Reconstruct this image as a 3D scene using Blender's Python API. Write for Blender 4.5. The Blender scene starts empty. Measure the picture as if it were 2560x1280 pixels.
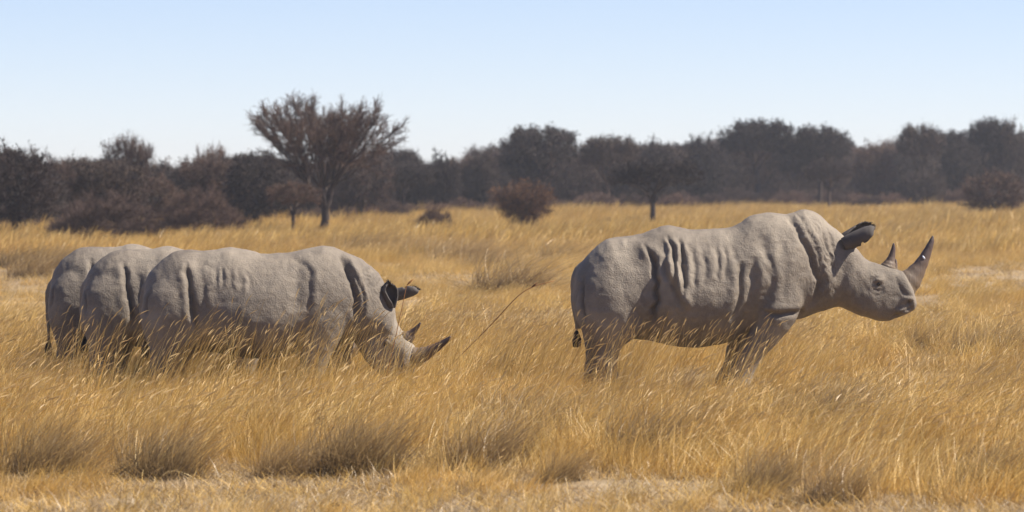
import bpy, math, random
import numpy as np
from mathutils import Vector, Matrix

# ------------------------------------------------------------------ camera, sky, sun, exposure
SC = bpy.context.scene
COL = SC.collection
H_CAM = 2.0            # eye height, from an open vehicle
F_PX = 10600.0         # focal length in photograph pixels (2560 wide)
HOR = 450.0            # horizon row of the photograph
D0 = 40.0              # metres to the standing rhino

cam_d = bpy.data.cameras.new('camera')
cam = bpy.data.objects.new('camera', cam_d); COL.objects.link(cam)
cam.location = (0, 0, H_CAM)
cam.rotation_euler = (math.radians(90), 0, 0)
cam_d.sensor_width = 36.0
cam_d.lens = 36.0 * F_PX / 2560.0
cam_d.shift_y = -(640 - HOR) / 2560.0
cam_d.clip_start = 0.5
cam_d.clip_end = 5000
cam_d.dof.use_dof = True
cam_d.dof.focus_distance = 39.2
cam_d.dof.aperture_fstop = 4.2
SC.camera = cam

SUN_AZ = Vector((0.998, 0.06, 0)).normalized()
SUN_EL = math.radians(47)
sun_dir = Vector((SUN_AZ.x * math.cos(SUN_EL), SUN_AZ.y * math.cos(SUN_EL), math.sin(SUN_EL)))

W = bpy.data.worlds.new('World'); SC.world = W; W.use_nodes = True
wn = W.node_tree.nodes; wl = W.node_tree.links
bgn = wn['Background']
sky = wn.new('ShaderNodeTexSky'); sky.sky_type = 'NISHITA'; sky.sun_disc = False
sky.sun_elevation = SUN_EL
sky.sun_rotation = math.atan2(sun_dir.x, sun_dir.y)
sky.air_density = 0.68; sky.dust_density = 0.05; sky.ozone_density = 1.7; sky.altitude = 900
tint = wn.new('ShaderNodeMix'); tint.data_type = 'RGBA'; tint.blend_type = 'MULTIPLY'; tint.inputs[0].default_value = 1.0; tint.inputs[7].default_value = (1.05, 0.965, 1.06, 1)
wl.new(sky.outputs[0], tint.inputs[6]); wl.new(tint.outputs[2], bgn.inputs[0])
bgn.inputs[1].default_value = 0.070

sl = bpy.data.lights.new('sun', 'SUN'); sun = bpy.data.objects.new('sun', sl); COL.objects.link(sun)
sl.energy = 5.0; sl.angle = math.radians(0.6); sl.color = (1.0, 0.90, 0.76)
sun.rotation_euler = sun_dir.to_track_quat('Z', 'Y').to_euler()
sun.location = (20, 0, 40)

SC.view_settings.view_transform = 'Standard'
SC.view_settings.look = 'None'
SC.view_settings.exposure = 0.95
SC.view_settings.gamma = 1.0
SC.view_settings.use_curve_mapping = False
SC.render.film_transparent = False
SC.cycles.max_bounces = 6
SC.cycles.diffuse_bounces = 3
SC.cycles.transmission_bounces = 3
SC.cycles.volume_bounces = 0
SC.cycles.use_denoising = True

# ------------------------------------------------------------------ helpers
def px(x, y, d=D0):
    """photograph pixel -> (X, Z) on the plane at distance d"""
    s = F_PX / d
    return (x - 1280.0) / s, H_CAM - (y - HOR) / s

def dist_of(y):
    """distance of a ground point seen at photograph row y"""
    return H_CAM * F_PX / (y - HOR)

def gh(x, y):
    x = np.asarray(x, float); y = np.asarray(y, float)
    z = 0.035 * np.sin(x * 0.55 + y * 0.21) + 0.03 * np.sin(x * -0.31 + y * 0.43 + 1.3) + 0.02 * np.sin(x * 1.3 + 0.7 * y)
    return z * np.clip((y - 5) / 20, 0, 1)

def _hash(ix, iy, s):
    n = (ix.astype(np.int64) * 374761393 + iy.astype(np.int64) * 668265263 + s * 144665) & 0x7fffffff
    n = (n ^ (n >> 13)) * 1274126177 & 0x7fffffff
    return ((n ^ (n >> 16)) & 0xffff) / 65535.0

def vnoise(x, y, s=0):
    x = np.asarray(x, float); y = np.asarray(y, float)
    ix = np.floor(x); iy = np.floor(y); fx = x - ix; fy = y - iy
    fx = fx * fx * (3 - 2 * fx); fy = fy * fy * (3 - 2 * fy)
    a = _hash(ix, iy, s); b = _hash(ix + 1, iy, s); c = _hash(ix, iy + 1, s); d = _hash(ix + 1, iy + 1, s)
    return (a * (1 - fx) + b * fx) * (1 - fy) + (c * (1 - fx) + d * fx) * fy

def mesh_np(name, V, F, mats=(), smooth=False, attrs=None):
    """V (n,3); F: list of face arrays, each (m,k)"""
    me = bpy.data.meshes.new(name)
    V = np.asarray(V, np.float32)
    me.vertices.add(len(V)); me.vertices.foreach_set('co', V.ravel())
    if not isinstance(F, (list, tuple)): F = [F]
    F = [np.asarray(f, np.int32) for f in F if len(f)]
    tot = sum(f.size for f in F); n = sum(len(f) for f in F)
    me.loops.add(tot); me.polygons.add(n)
    me.loops.foreach_set('vertex_index', np.concatenate([f.ravel() for f in F]))
    sizes = np.concatenate([np.full(len(f), f.shape[1], np.int32) for f in F])
    starts = np.concatenate([[0], np.cumsum(sizes)[:-1]]).astype(np.int32)
    me.polygons.foreach_set('loop_start', starts)
    if smooth: me.polygons.foreach_set('use_smooth', np.ones(n, bool))
    for m in mats: me.materials.append(m)
    me.update(calc_edges=True)
    for k, v in (attrs or {}).items():
        a = me.attributes.new(k, 'FLOAT', 'POINT'); a.data.foreach_set('value', np.asarray(v, np.float32))
    return me

def link(name, data, parent=None, loc=None):
    o = bpy.data.objects.new(name, data); COL.objects.link(o)
    if parent is not None: o.parent = parent
    if loc is not None: o.location = loc
    return o

def tag(o, label=None, cat=None, group=None, kind=None):
    if label: o['label'] = label
    if cat: o['category'] = cat
    if group: o['group'] = group
    if kind: o['kind'] = kind
    return o

class Mat:
    def __init__(s, name):
        s.m = bpy.data.materials.new(name); s.m.use_nodes = True
        s.n = s.m.node_tree.nodes; s.l = s.m.node_tree.links
        s.b = s.n['Principled BSDF']; s.out = s.n['Material Output']
    def node(s, t, **kw):
        n = s.n.new(t)
        for k, v in kw.items():
            if k.startswith('_'): setattr(n, k[1:], v)
            else: n.inputs[k.replace('__', ' ')].default_value = v
        return n
    def noise(s, scale, detail=4, rough=0.6, vec=None, dist=0.0):
        n = s.n.new('ShaderNodeTexNoise'); n.inputs['Scale'].default_value = scale
        n.inputs['Detail'].default_value = detail; n.inputs['Roughness'].default_value = rough; n.inputs['Distortion'].default_value = dist
        if vec is not None: s.l.new(vec, n.inputs['Vector'])
        return n.outputs['Fac']
    def ramp(s, fac, stops):
        r = s.n.new('ShaderNodeValToRGB'); s.l.new(fac, r.inputs[0]); e = r.color_ramp.elements
        while len(e) < len(stops): e.new(0.5)
        for q, (p, c) in zip(e, stops): q.position = p; q.color = (*c, 1)
        return r.outputs[0]
    def mix(s, a, b, fac, mode='MIX'):
        m = s.n.new('ShaderNodeMix'); m.data_type = 'RGBA'; m.blend_type = mode
        for val, i in ((fac, 0), (a, 6), (b, 7)):
            if isinstance(val, bpy.types.NodeSocket): s.l.new(val, m.inputs[i])
            elif isinstance(val, (tuple, list)): m.inputs[i].default_value = (*val, 1)
            else: m.inputs[i].default_value = val
        return m.outputs[2]
    def math(s, op, a, b=0.0, clamp=False):
        m = s.n.new('ShaderNodeMath'); m.operation = op; m.use_clamp = clamp
        for i, v in enumerate((a, b)):
            if isinstance(v, bpy.types.NodeSocket): s.l.new(v, m.inputs[i])
            else: m.inputs[i].default_value = v
        return m.outputs[0]
    def bump(s, h, strength, dist, nrm=None):
        b = s.n.new('ShaderNodeBump'); b.inputs['Strength'].default_value = strength; b.inputs['Distance'].default_value = dist
        s.l.new(h, b.inputs['Height'])
        if nrm is not None: s.l.new(nrm, b.inputs['Normal'])
        return b.outputs[0]
    def attr(s, name):
        a = s.n.new('ShaderNodeAttribute'); a.attribute_name = name; return a.outputs['Fac']
    def objco(s): return s.n.new('ShaderNodeTexCoord').outputs['Object']
    def pos(s): return s.n.new('ShaderNodeNewGeometry').outputs['Position']
    def rnd(s): return s.n.new('ShaderNodeObjectInfo').outputs['Random']

# ------------------------------------------------------------------ materials
def m_ground():
    M = Mat('dry_soil'); p = M.pos()
    n1 = M.noise(0.35, 5, 0.6, p); n2 = M.noise(4.0, 6, 0.7, p); n3 = M.noise(30, 4, 0.7, p)
    c = M.ramp(n1, [(0.35, (0.27, 0.20, 0.125)), (0.55, (0.36, 0.28, 0.18)), (0.7, (0.44, 0.36, 0.27))])
    c = M.mix(c, (0.30, 0.20, 0.095), M.ramp(n2, [(0.45, (0, 0, 0)), (0.65, (0.8, 0.8, 0.8))]))
    c = M.mix(c, (0.13, 0.095, 0.06), M.ramp(n3, [(0.52, (0, 0, 0)), (0.66, (0.8, 0.8, 0.8))]))
    M.l.new(c, M.b.inputs['Base Color']); M.b.inputs['Roughness'].default_value = 1.0
    M.b.inputs['Specular IOR Level'].default_value = 0.1
    M.l.new(M.bump(n3, 0.7, 0.03, M.bump(n2, 0.5, 0.12)), M.b.inputs['Normal'])
    return M.m

def m_grass(name, c0, c1, c2, rust, base, trans=0.35):
    """straw: per blade tone (attribute tone), per patch noise, darker dead matter near the root (attribute tip = 0), with painted clump shade in dead_grass"""
    M = Mat(name)
    t = M.attr('tone'); tip = M.attr('tip'); head = M.attr('head'); r = M.rnd(); p = M.pos()
    c = M.ramp(t, [(0.0, c0), (0.5, c1), (1.0, c2)])
    big = M.noise(0.3 if 'far' in name else 0.45, 4, 0.6, p)
    c = M.mix(c, rust, M.math('MULTIPLY', M.ramp(big, [(0.42, (0, 0, 0)), (0.68, (0.75, 0.75, 0.75))]), 1.0))
    c = M.mix(c, M.ramp(r, [(0, (0.80, 0.80, 0.78)), (0.5, (1, 1, 1)), (1, (1.16, 1.14, 1.10))]), 1.0, 'MULTIPLY')
    c = M.mix(c, base, M.ramp(tip, [(0.0, (0.7, 0.7, 0.7)), (0.25, (0, 0, 0))] if name != 'dead_grass' else [(0.0, (0.95, 0.95, 0.95)), (0.2, (.7, .7, .7)), (0.55, (0, 0, 0))]))  # dead_grass feet: dead-matter colour plus clump shade painted into the blades
    c = M.mix(c, (0.64, 0.48, 0.26), M.math('MULTIPLY', head, 0.6))
    M.l.new(c, M.b.inputs['Base Color'])
    M.b.inputs['Roughness'].default_value = 0.42
    M.b.inputs['Specular IOR Level'].default_value = 0.4
    tr = M.n.new('ShaderNodeBsdfTranslucent'); M.l.new(c, tr.inputs[0])
    mx = M.n.new('ShaderNodeMixShader'); mx.inputs[0].default_value = trans
    M.l.new(M.b.outputs[0], mx.inputs[1]); M.l.new(tr.outputs[0], mx.inputs[2]); M.l.new(mx.outputs[0], M.out.inputs[0])
    return M.m

def m_skin():
    M = Mat('rhino_skin'); o = M.objco()
    n1 = M.noise(1.6, 5, 0.6, o); n2 = M.noise(14, 6, 0.65, o, 0.6); n3 = M.noise(70, 3, 0.6, o)
    c = M.ramp(n1, [(0.3, (0.114, 0.097, 0.082)), (0.5, (0.190, 0.163, 0.134)), (0.7, (0.288, 0.251, 0.204))])
    c = M.mix(c, (0.26, 0.22, 0.17), M.ramp(n2, [(0.48, (0, 0, 0)), (0.72, (0.5, 0.5, 0.5))]))
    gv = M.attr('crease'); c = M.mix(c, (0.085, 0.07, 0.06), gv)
    M.l.new(c, M.b.inputs['Base Color']); M.b.inputs['Roughness'].default_value = 0.72
    M.b.inputs['Specular IOR Level'].default_value = 0.3
    vo = M.n.new('ShaderNodeTexVoronoi'); vo.feature = 'DISTANCE_TO_EDGE'; vo.inputs['Scale'].default_value = 48
    mp = M.n.new('ShaderNodeMapping'); mp.inputs['Scale'].default_value = (1.5, 1.2, 0.7); M.l.new(o, mp.inputs[0])
    M.l.new(mp.outputs[0], vo.inputs['Vector'])
    ve = M.math('MINIMUM', vo.outputs['Distance'], 0.12)
    nb = M.bump(n3, 0.55, 0.011, M.bump(ve, 0.28, 0.035, M.bump(n2, 0.42, 0.025)))
    M.l.new(nb, M.b.inputs['Normal'])
    return M.m

def m_horn():
    M = Mat('horn'); o = M.objco()
    mp = M.n.new('ShaderNodeMapping'); mp.inputs['Scale'].default_value = (60, 60, 6); M.l.new(o, mp.inputs[0])
    n = M.noise(1.0, 5, 0.65, mp.outputs[0]); t = M.attr('tip')
    c = M.ramp(t, [(0.0, (0.20, 0.155, 0.105)), (0.45, (0.125, 0.085, 0.065)), (0.8, (0.06, 0.036, 0.034)), (1.0, (0.035, 0.02, 0.022))])
    c = M.mix(c, (0.30, 0.25, 0.19), M.ramp(n, [(0.5, (0, 0, 0)), (0.8, (0.35, 0.35, 0.35))]))
    M.l.new(c, M.b.inputs['Base Color']); M.b.inputs['Roughness'].default_value = 0.5
    M.l.new(M.bump(n, 0.5, 0.01), M.b.inputs['Normal'])
    return M.m

def m_simple(name, col, rough=0.8, spec=0.3, var=0.25, scale=9.0):
    M = Mat(name); n = M.noise(scale, 4, 0.6, M.objco())
    a = tuple(x * (1 - var) for x in col); b = tuple(min(1, x * (1 + var)) for x in col)
    M.l.new(M.ramp(n, [(0.3, a), (0.7, b)]), M.b.inputs['Base Color'])
    M.b.inputs['Roughness'].default_value = rough; M.b.inputs['Specular IOR Level'].default_value = spec
    M.l.new(M.bump(n, 0.3, 0.01), M.b.inputs['Normal'])
    return M.m

def m_twig(name, a, b, trans=0.15):
    M = Mat(name); t = M.attr('tone'); r = M.rnd()
    c = M.ramp(t, [(0, a), (1, b)])
    c = M.mix(c, M.ramp(r, [(0, (0.62, 0.62, 0.66)), (0.5, (1.0, .95, .92)), (1, (1.5, 1.32, 1.15))]), 1.0, 'MULTIPLY')
    M.l.new(c, M.b.inputs['Base Color']); M.b.inputs['Roughness'].default_value = 0.9
    M.b.inputs['Specular IOR Level'].default_value = 0.1
    return M.m

GROUND = m_ground()
SKIN = m_skin(); HORN = m_horn()
EYE = m_simple('eye_dark', (0.012, 0.008, 0.006), 0.12, 0.6, 0.1)
TUFT = m_simple('tail_hair', (0.02, 0.016, 0.014), 0.6)
EARM = m_simple('ear_skin_shade', (0.085, 0.076, 0.072), 0.8, .25, .2)  # shade on the ears painted in as a darker skin colour
MARK = m_simple('white_mark', (0.62, 0.66, 0.75), 0.5)
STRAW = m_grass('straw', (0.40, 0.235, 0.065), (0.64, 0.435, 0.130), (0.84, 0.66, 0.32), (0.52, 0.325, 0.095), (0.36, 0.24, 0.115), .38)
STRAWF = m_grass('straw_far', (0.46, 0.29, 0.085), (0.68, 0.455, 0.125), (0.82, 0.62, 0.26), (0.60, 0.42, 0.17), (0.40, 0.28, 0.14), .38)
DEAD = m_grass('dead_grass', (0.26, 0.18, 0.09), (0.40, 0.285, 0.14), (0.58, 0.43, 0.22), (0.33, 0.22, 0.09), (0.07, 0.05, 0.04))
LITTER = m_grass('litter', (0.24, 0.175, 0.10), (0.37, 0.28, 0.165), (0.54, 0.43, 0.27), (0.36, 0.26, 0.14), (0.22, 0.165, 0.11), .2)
BARK = m_twig('bark', (0.045, 0.038, 0.037), (0.09, 0.072, 0.062))
TWIG = m_twig('twig_brown', (0.062, 0.045, 0.041), (0.15, 0.106, 0.088))
TWIGA = m_twig('twig_acacia', (0.050, 0.040, 0.038), (0.115, 0.085, 0.075))
TWIGD = m_twig('twig_dark', (0.038, 0.034, 0.035), (0.098, 0.080, 0.070))
RUSTL = m_twig('leaf_rust', (0.13, 0.07, 0.038), (0.28, 0.15, 0.065))
CLOD = m_simple('earth_clod', (0.05, 0.036, 0.028), 1.0, 0.1)

# ------------------------------------------------------------------ ground
def build_ground():
    ys = np.concatenate([np.linspace(-60, 20, 9)[:-1], np.arange(20, 60, 0.4), 60 * np.power(900 / 60, np.linspace(0, 1, 60))])
    xs = np.unique(np.concatenate([-np.geomspace(14, 400, 18), np.arange(-14, 14.01, 0.4), np.geomspace(14, 400, 18)]))
    X, Y = np.meshgrid(xs, ys); Z = gh(X, Y)
    near = (Y < 70) & (np.abs(X) < 14.5)
    Z = Z + near * (vnoise(X * 1.6, Y * 1.6, 3) - 0.5) * 0.05
    V = np.stack([X, Y, Z], -1).reshape(-1, 3)
    ny, nx = X.shape; i = np.arange(ny * nx).reshape(ny, nx)
    F = np.stack([i[:-1, :-1], i[:-1, 1:], i[1:, 1:], i[1:, :-1]], -1).reshape(-1, 4)
    o = link('ground', mesh_np('ground', V, F, [GROUND], True))
    tag(o, 'pale dry savanna soil under the golden grass', 'ground', kind='structure')
build_ground()

# ------------------------------------------------------------------ rhino
def hermite(xs, vs, xq):
    xs = np.asarray(xs, float); vs = np.asarray(vs, float)
    m = np.gradient(vs, xs, axis=0) if vs.ndim == 1 else np.stack([np.gradient(vs[:, k], xs) for k in range(vs.shape[1])], -1)
    i = np.clip(np.searchsorted(xs, xq) - 1, 0, len(xs) - 2); h = xs[i + 1] - xs[i]; t = (xq - xs[i]) / h
    if vs.ndim > 1: h = h[:, None]; t = t[:, None]
    return ((2 * t**3 - 3 * t**2 + 1) * vs[i] + (t**3 - 2 * t**2 + t) * h * m[i] + (-2 * t**3 + 3 * t**2) * vs[i + 1] + (t**3 - t**2) * h * m[i + 1])

def loft(rings):
    R = np.asarray(rings); k, n, _ = R.shape
    V = R.reshape(-1, 3); i = np.arange(k * n).reshape(k, n); j = np.roll(i, -1, 1)
    F = np.stack([i[:-1], j[:-1], j[1:], i[1:]], -1).reshape(-1, 4)
    a = len(V); V = np.vstack([V, R[0].mean(0), R[-1].mean(0)])
    T = np.concatenate([np.stack([j[0], i[0], np.full(n, a)], -1), np.stack([i[-1], j[-1], np.full(n, a + 1)], -1)])
    return V, F, T

def join(parts):
    V = []; Q = []; T = []; o = 0
    for v, f, t in parts:
        V.append(v); Q.append(f + o); T.append(t + o); o += len(v)
    return np.vstack(V), np.vstack(Q), np.vstack(T)

NS = 40
TH = np.linspace(0, 2 * np.pi, NS, endpoint=False)
def spow(a, e): return np.sign(a) * np.abs(a) ** e

def slab_loft(st, P, n=70, f=0.39, ey=1.0, ez=1.0):
    """st rows: x px, top px, bottom px, half width m; P maps (x px, y px) to local metres"""
    st = np.asarray(st, float); xq = np.linspace(st[0, 0], st[-1, 0], n); S = hermite(st[:, 0], st[:, 1:], xq)
    rings = []
    for x, (t, b, w) in zip(xq, S):
        X, zt = P(x, t); _, zb = P(x, b); zc = zb + f * (zt - zb); w = max(w, 0.02)
        c, s = np.cos(TH), np.sin(TH)
        rings.append(np.stack([np.full(NS, X), w * spow(c, ey), zc + np.where(s > 0, (zt - zc), (zc - zb)) * spow(s, ez)], -1))
    return loft(rings)

def tube_loft(st, P, n=26):
    """st rows: x px, y px, lateral m, rx m, ry m (horizontal rings)"""
    st = np.asarray(st, float); u = np.linspace(0, len(st) - 1, n); S = hermite(np.arange(len(st)), st, u)
    rings = []
    for x, y, l, rx, ry in S:
        X, Z = P(x, y)
        rings.append(np.stack([X + rx * np.cos(-TH), l + ry * np.sin(-TH), np.full(NS, Z)], -1))
    return loft(rings)

def round_tube(pts, rad, n=12):
    pts = np.asarray(pts, float); rad = np.asarray(rad, float)
    if rad.ndim == 1: rad = np.stack([rad, rad], -1)
    tan = np.gradient(pts, axis=0); tan /= np.linalg.norm(tan, axis=1)[:, None]
    th = np.linspace(0, 2 * np.pi, n, endpoint=False); rings = []
    for p, t, r in zip(pts, tan, rad):
        ref = np.array([0, 1.0, 0]) if abs(t[1]) < 0.9 else np.array([1.0, 0, 0])
        a = np.cross(ref, t); a /= np.linalg.norm(a); b = np.cross(t, a)
        rings.append(p + r[0] * np.cos(th)[:, None] * a + r[1] * np.sin(th)[:, None] * b)
    return loft(rings)

# head of the standing rhino in photograph pixels (x, top, bottom, half width)
HEAD = [(2070, 610, 752, .17), (2092, 596, 764, .20), (2112, 598, 772, .215), (2137, 614, 783, .215), (2162, 644, 793, .205), (2182, 655, 798, .195), (2200, 661, 801, .18),
        (2229, 667, 801, .16), (2248, 674, 794, .15), (2266, 683, 787, .155), (2280, 712, 781, .155), (2289, 738, 775, .135), (2294, 752, 766, .08)]
POLL = (2125, 600)

def seg_dist(P2, line):
    """distance, signed side (+ = right of travel in picture) and along-parameter of points to a polyline (px)"""
    line = np.asarray(line, float); best = np.full(len(P2), 1e9); side = np.zeros(len(P2)); par = np.zeros(len(P2))
    L = np.linalg.norm(np.diff(line, axis=0), axis=1); cum = np.concatenate([[0], np.cumsum(L)])
    for k in range(len(line) - 1):
        a = line[k]; d = line[k + 1] - a; t = np.clip(((P2 - a) @ d) / (d @ d), 0, 1)
        q = P2 - (a + t[:, None] * d); dist = np.hypot(q[:, 0], q[:, 1]); m = dist < best
        best[m] = dist[m]; side[m] = np.sign(-(d[0] * q[m, 1] - d[1] * q[m, 0])); par[m] = (cum[k] + t[m] * L[k]) / cum[-1]
    return best, side, par

def smooth_line(line, n=24):
    line = np.asarray(line, float); u = np.linspace(0, len(line) - 1, n)
    return hermite(np.arange(len(line)), line, u) if len(line) > 2 else line

def rhino(name, label, torso, legs, tail, folds, d, head_M, ears, seed, voxel, mark=False, wrinkle=None, group=None, bumps=None, turn=0.0):
    """torso, legs, tail, folds in photograph pixels read at distance d; head_M: 4x4 placing the standing rhino's head"""
    rng = np.random.default_rng(seed)
    x0 = np.mean([t[0] for t in torso])
    X0, _ = px(x0, 0, d)
    z0 = float(gh(X0, d))
    root = link(name, None, None, (X0, d, z0)); tag(root, label, 'rhino', group)
    def P(x, y):
        de = d + turn * (px(x, y, d)[0] - X0)      # the distance of that part of the turned body
        X, Z = px(x, y, de); return X - X0, Z - z0
    s0 = F_PX / D0
    hx0, hz0 = POLL
    def PH(x, y): return (x - hx0) / s0, -(y - hz0) / s0
    HM = np.array(head_M)
    def toH(v): return np.asarray(v) @ HM[:3, :3].T + HM[:3, 3]
    def yaw(v):
        """the animal stands turned a little away, its head further off than its rump"""
        v = np.array(v, float); v[..., 1] += turn * v[..., 0]; return v
    # --- body volumes
    parts = [slab_loft(torso, P)]
    hv, hf, ht = slab_loft(HEAD, PH, 50, 0.42, 0.8, 0.85)
    parts.append((toH(hv), hf, ht))
    # brow, nostril and lip swellings
    def blob(c, r):
        u = np.linspace(0.08, np.pi - 0.08, 10); rings = [np.stack([c[0] + r[0] * np.sin(a) * np.cos(TH), c[1] + r[1] * np.sin(a) * np.sin(TH), np.full(NS, c[2] - r[2] * np.cos(a))], -1) for a in u]
        v, f, t = loft(rings); return v, f, t
    for sy in (-1, 1):
        for (bx, by, ly, r) in ((2192, 700, .165, (.065, .035, .05)), (2268, 748, .125, (.06, .05, .055)), (2255, 776, .115, (.075, .05, .04)), (2125, 700, .16, (.14, .07, .19))):
            X, Z = PH(bx, by); v, f, t = blob((X, sy * ly, Z), r); parts.append((toH(v), f, t))
    for lg in legs: parts.append(tube_loft(lg, P))
    tl = np.asarray(tail, float); u = np.linspace(0, len(tl) - 1, 24); T = hermite(np.arange(len(tl)), tl, u)
    tp = np.array([[P(a, b)[0], l, P(a, b)[1]] for a, b, l, ra, rb in T]); parts.append(round_tube(tp, T[:, 3:5], 14))
    V, Q, Tt = join(parts)
    me = mesh_np('tmp', V, [Q, Tt]); ob = bpy.data.objects.new('tmp', me); COL.objects.link(ob)
    m = ob.modifiers.new('r', 'REMESH'); m.mode = 'VOXEL'; m.voxel_size = voxel; m.use_smooth_shade = True
    m = ob.modifiers.new('s', 'SMOOTH'); m.factor = 0.5; m.iterations = 14
    dg = bpy.context.evaluated_depsgraph_get(); dg.update()
    bm = bpy.data.meshes.new_from_object(ob.evaluated_get(dg), depsgraph=dg)
    bpy.data.objects.remove(ob); bpy.data.meshes.remove(me)
    n = len(bm.vertices); co = np.empty(n * 3, np.float32); bm.vertices.foreach_get('co', co); co = co.reshape(-1, 3).astype(float)
    nr = np.empty(n * 3, np.float32); bm.vertex_normals.foreach_get('vector', nr); nr = nr.reshape(-1, 3).astype(float)
    # --- skin folds: read in picture space of the profile, both flanks
    s = F_PX / (d + turn * co[:, 0])
    P2 = np.stack([(co[:, 0] + X0) * s + 1280, HOR + (H_CAM - co[:, 2] - z0) * s], -1)
    Hi = np.linalg.inv(HM); hl = co @ Hi[:3, :3].T + Hi[:3, 3]
    PHX = np.stack([hl[:, 0] * s0 + hx0, -hl[:, 2] * s0 + hz0], -1)
    inhead = (PHX[:, 0] > 2085) & (PHX[:, 0] < 2320) & (PHX[:, 1] > 585) & (PHX[:, 1] < 815) & (np.abs(hl[:, 1]) < .27)
    lat = np.clip(np.abs(nr[:, 1]) * 1.8, 0, 1)
    disp = np.zeros(n); crease = np.zeros(n)
    wob = (vnoise(P2[:, 0] / 22, P2[:, 1] / 22, seed) - .5) * 9 + (vnoise(P2[:, 0] / 8, P2[:, 1] / 8, seed + 5) - .5) * 3
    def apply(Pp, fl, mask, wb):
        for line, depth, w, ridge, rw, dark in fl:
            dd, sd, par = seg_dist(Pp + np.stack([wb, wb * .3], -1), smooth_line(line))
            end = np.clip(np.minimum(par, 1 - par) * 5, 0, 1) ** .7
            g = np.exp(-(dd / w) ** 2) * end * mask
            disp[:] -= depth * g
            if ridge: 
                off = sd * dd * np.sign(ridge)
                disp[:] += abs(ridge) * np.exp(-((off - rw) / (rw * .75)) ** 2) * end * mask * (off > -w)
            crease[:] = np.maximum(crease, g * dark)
    apply(P2, folds, lat * (~inhead), wob)
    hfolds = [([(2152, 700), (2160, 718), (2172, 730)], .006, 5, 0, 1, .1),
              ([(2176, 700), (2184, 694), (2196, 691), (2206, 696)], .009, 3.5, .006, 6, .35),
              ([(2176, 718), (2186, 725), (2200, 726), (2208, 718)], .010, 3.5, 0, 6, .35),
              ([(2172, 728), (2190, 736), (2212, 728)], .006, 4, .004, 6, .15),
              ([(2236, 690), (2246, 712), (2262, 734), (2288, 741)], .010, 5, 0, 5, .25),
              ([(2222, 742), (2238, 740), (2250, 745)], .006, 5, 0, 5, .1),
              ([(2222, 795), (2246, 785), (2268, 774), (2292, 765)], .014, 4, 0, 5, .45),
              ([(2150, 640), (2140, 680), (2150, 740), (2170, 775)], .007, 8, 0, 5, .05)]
    hlat = np.clip(np.abs(nr[:, 1]) * 1.5, 0, 1)
    apply(PHX, hfolds, hlat * inhead, wob * .15)
    for cx, cy, rx, ry, amp in bumps or ():
        disp += amp * np.exp(-((P2[:, 0] - cx) / rx) ** 2 - ((P2[:, 1] - cy) / ry) ** 2) * lat * (~inhead)
    # nostril pit, its shade also painted dark through crease
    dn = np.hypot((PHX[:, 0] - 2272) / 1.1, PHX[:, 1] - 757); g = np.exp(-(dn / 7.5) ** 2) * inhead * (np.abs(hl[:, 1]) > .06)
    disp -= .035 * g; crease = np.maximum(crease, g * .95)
    de = np.hypot(PHX[:, 0] - 2193, (PHX[:, 1] - 709) * 1.3); g = np.exp(-(de / 8) ** 2) * inhead * (np.abs(hl[:, 1]) > .1)
    disp -= .014 * g
    # fine wrinkles
    if wrinkle is not None:
        for (cx, cy, rx, ry, ang, per, amp) in wrinkle:
            g = np.exp(-((P2[:, 0] - cx) / rx) ** 2 - ((P2[:, 1] - cy) / ry) ** 2) * lat * (~inhead)
            ph = P2[:, 0] * math.cos(ang) + P2[:, 1] * math.sin(ang) + (vnoise(P2[:, 0] / 14, P2[:, 1] / 26, seed + 9) - .5) * 26
            disp += amp * np.sin(ph * 2 * np.pi / per) * g
    disp += (vnoise(co[:, 0] * 7 + 40, co[:, 2] * 7 + 40, seed + 2) - .5) * .012 + (vnoise(co[:, 0] * 22 + 40, co[:, 2] * 22 + 60, seed + 3) - .5) * .006
    co = co + nr * disp[:, None]
    bm.vertices.foreach_set('co', yaw(co).astype(np.float32).ravel())
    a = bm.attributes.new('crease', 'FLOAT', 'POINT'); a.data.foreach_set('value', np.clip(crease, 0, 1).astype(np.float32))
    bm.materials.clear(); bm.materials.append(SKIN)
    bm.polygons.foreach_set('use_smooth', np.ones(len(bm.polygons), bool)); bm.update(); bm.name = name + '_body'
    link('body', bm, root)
    # --- tail tuft
    e = tp[-1]; fr = []
    for k in range(26):
        a = rng.uniform(0, 6.28); q = rng.uniform(.003, .022)
        p0 = e + np.array([q * .5 * math.cos(a), q * .5 * math.sin(a), .03]); p1 = p0 + np.array([q * 1.4 * math.cos(a), q * 1.4 * math.sin(a), -.08]); p2 = p1 + np.array([-.2 * q * math.cos(a), -.2 * q * math.sin(a), -.075])
        fr.append(round_tube([p0, p1, p2], [.007, .009, .002], 5))
    v, q_, t_ = join(fr); link('tail_tuft', mesh_np('tail_tuft', yaw(v), [q_, t_], [TUFT], True), root)
    # --- horns
    def horn(nm, cl, rad):
        cl = np.asarray(cl, float); u = np.linspace(0, len(cl) - 1, 26); C = hermite(np.arange(len(cl)), cl, u); R = hermite(np.arange(len(rad)), np.asarray(rad, float), u)
        pts = np.array([[PH(a, b)[0], 0, PH(a, b)[1]] for a, b in C])
        rr = np.abs(R) * (1 + .05 * np.sin(np.arange(26) * 1.9)[:, None] * np.linspace(1, 0, 26)[:, None])
        v, f, t = round_tube(pts, rr / s0, 20); tip = np.concatenate([np.repeat(np.linspace(0, 1, 26), 20), [0, 1]])
        return link(nm, mesh_np(nm, yaw(toH(v)), [f, t], [HORN], True, {'tip': tip}), root)
    fh = horn('front_horn', [(2262, 714), (2281, 697), (2300, 671), (2314, 646), (2326, 620), (2332.5, 603), (2335.5, 590)], [(36, 30), (28.5, 24), (19.5, 17), (14, 13), (9.5, 9), (6.5, 6), (2, 2)])
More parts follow.
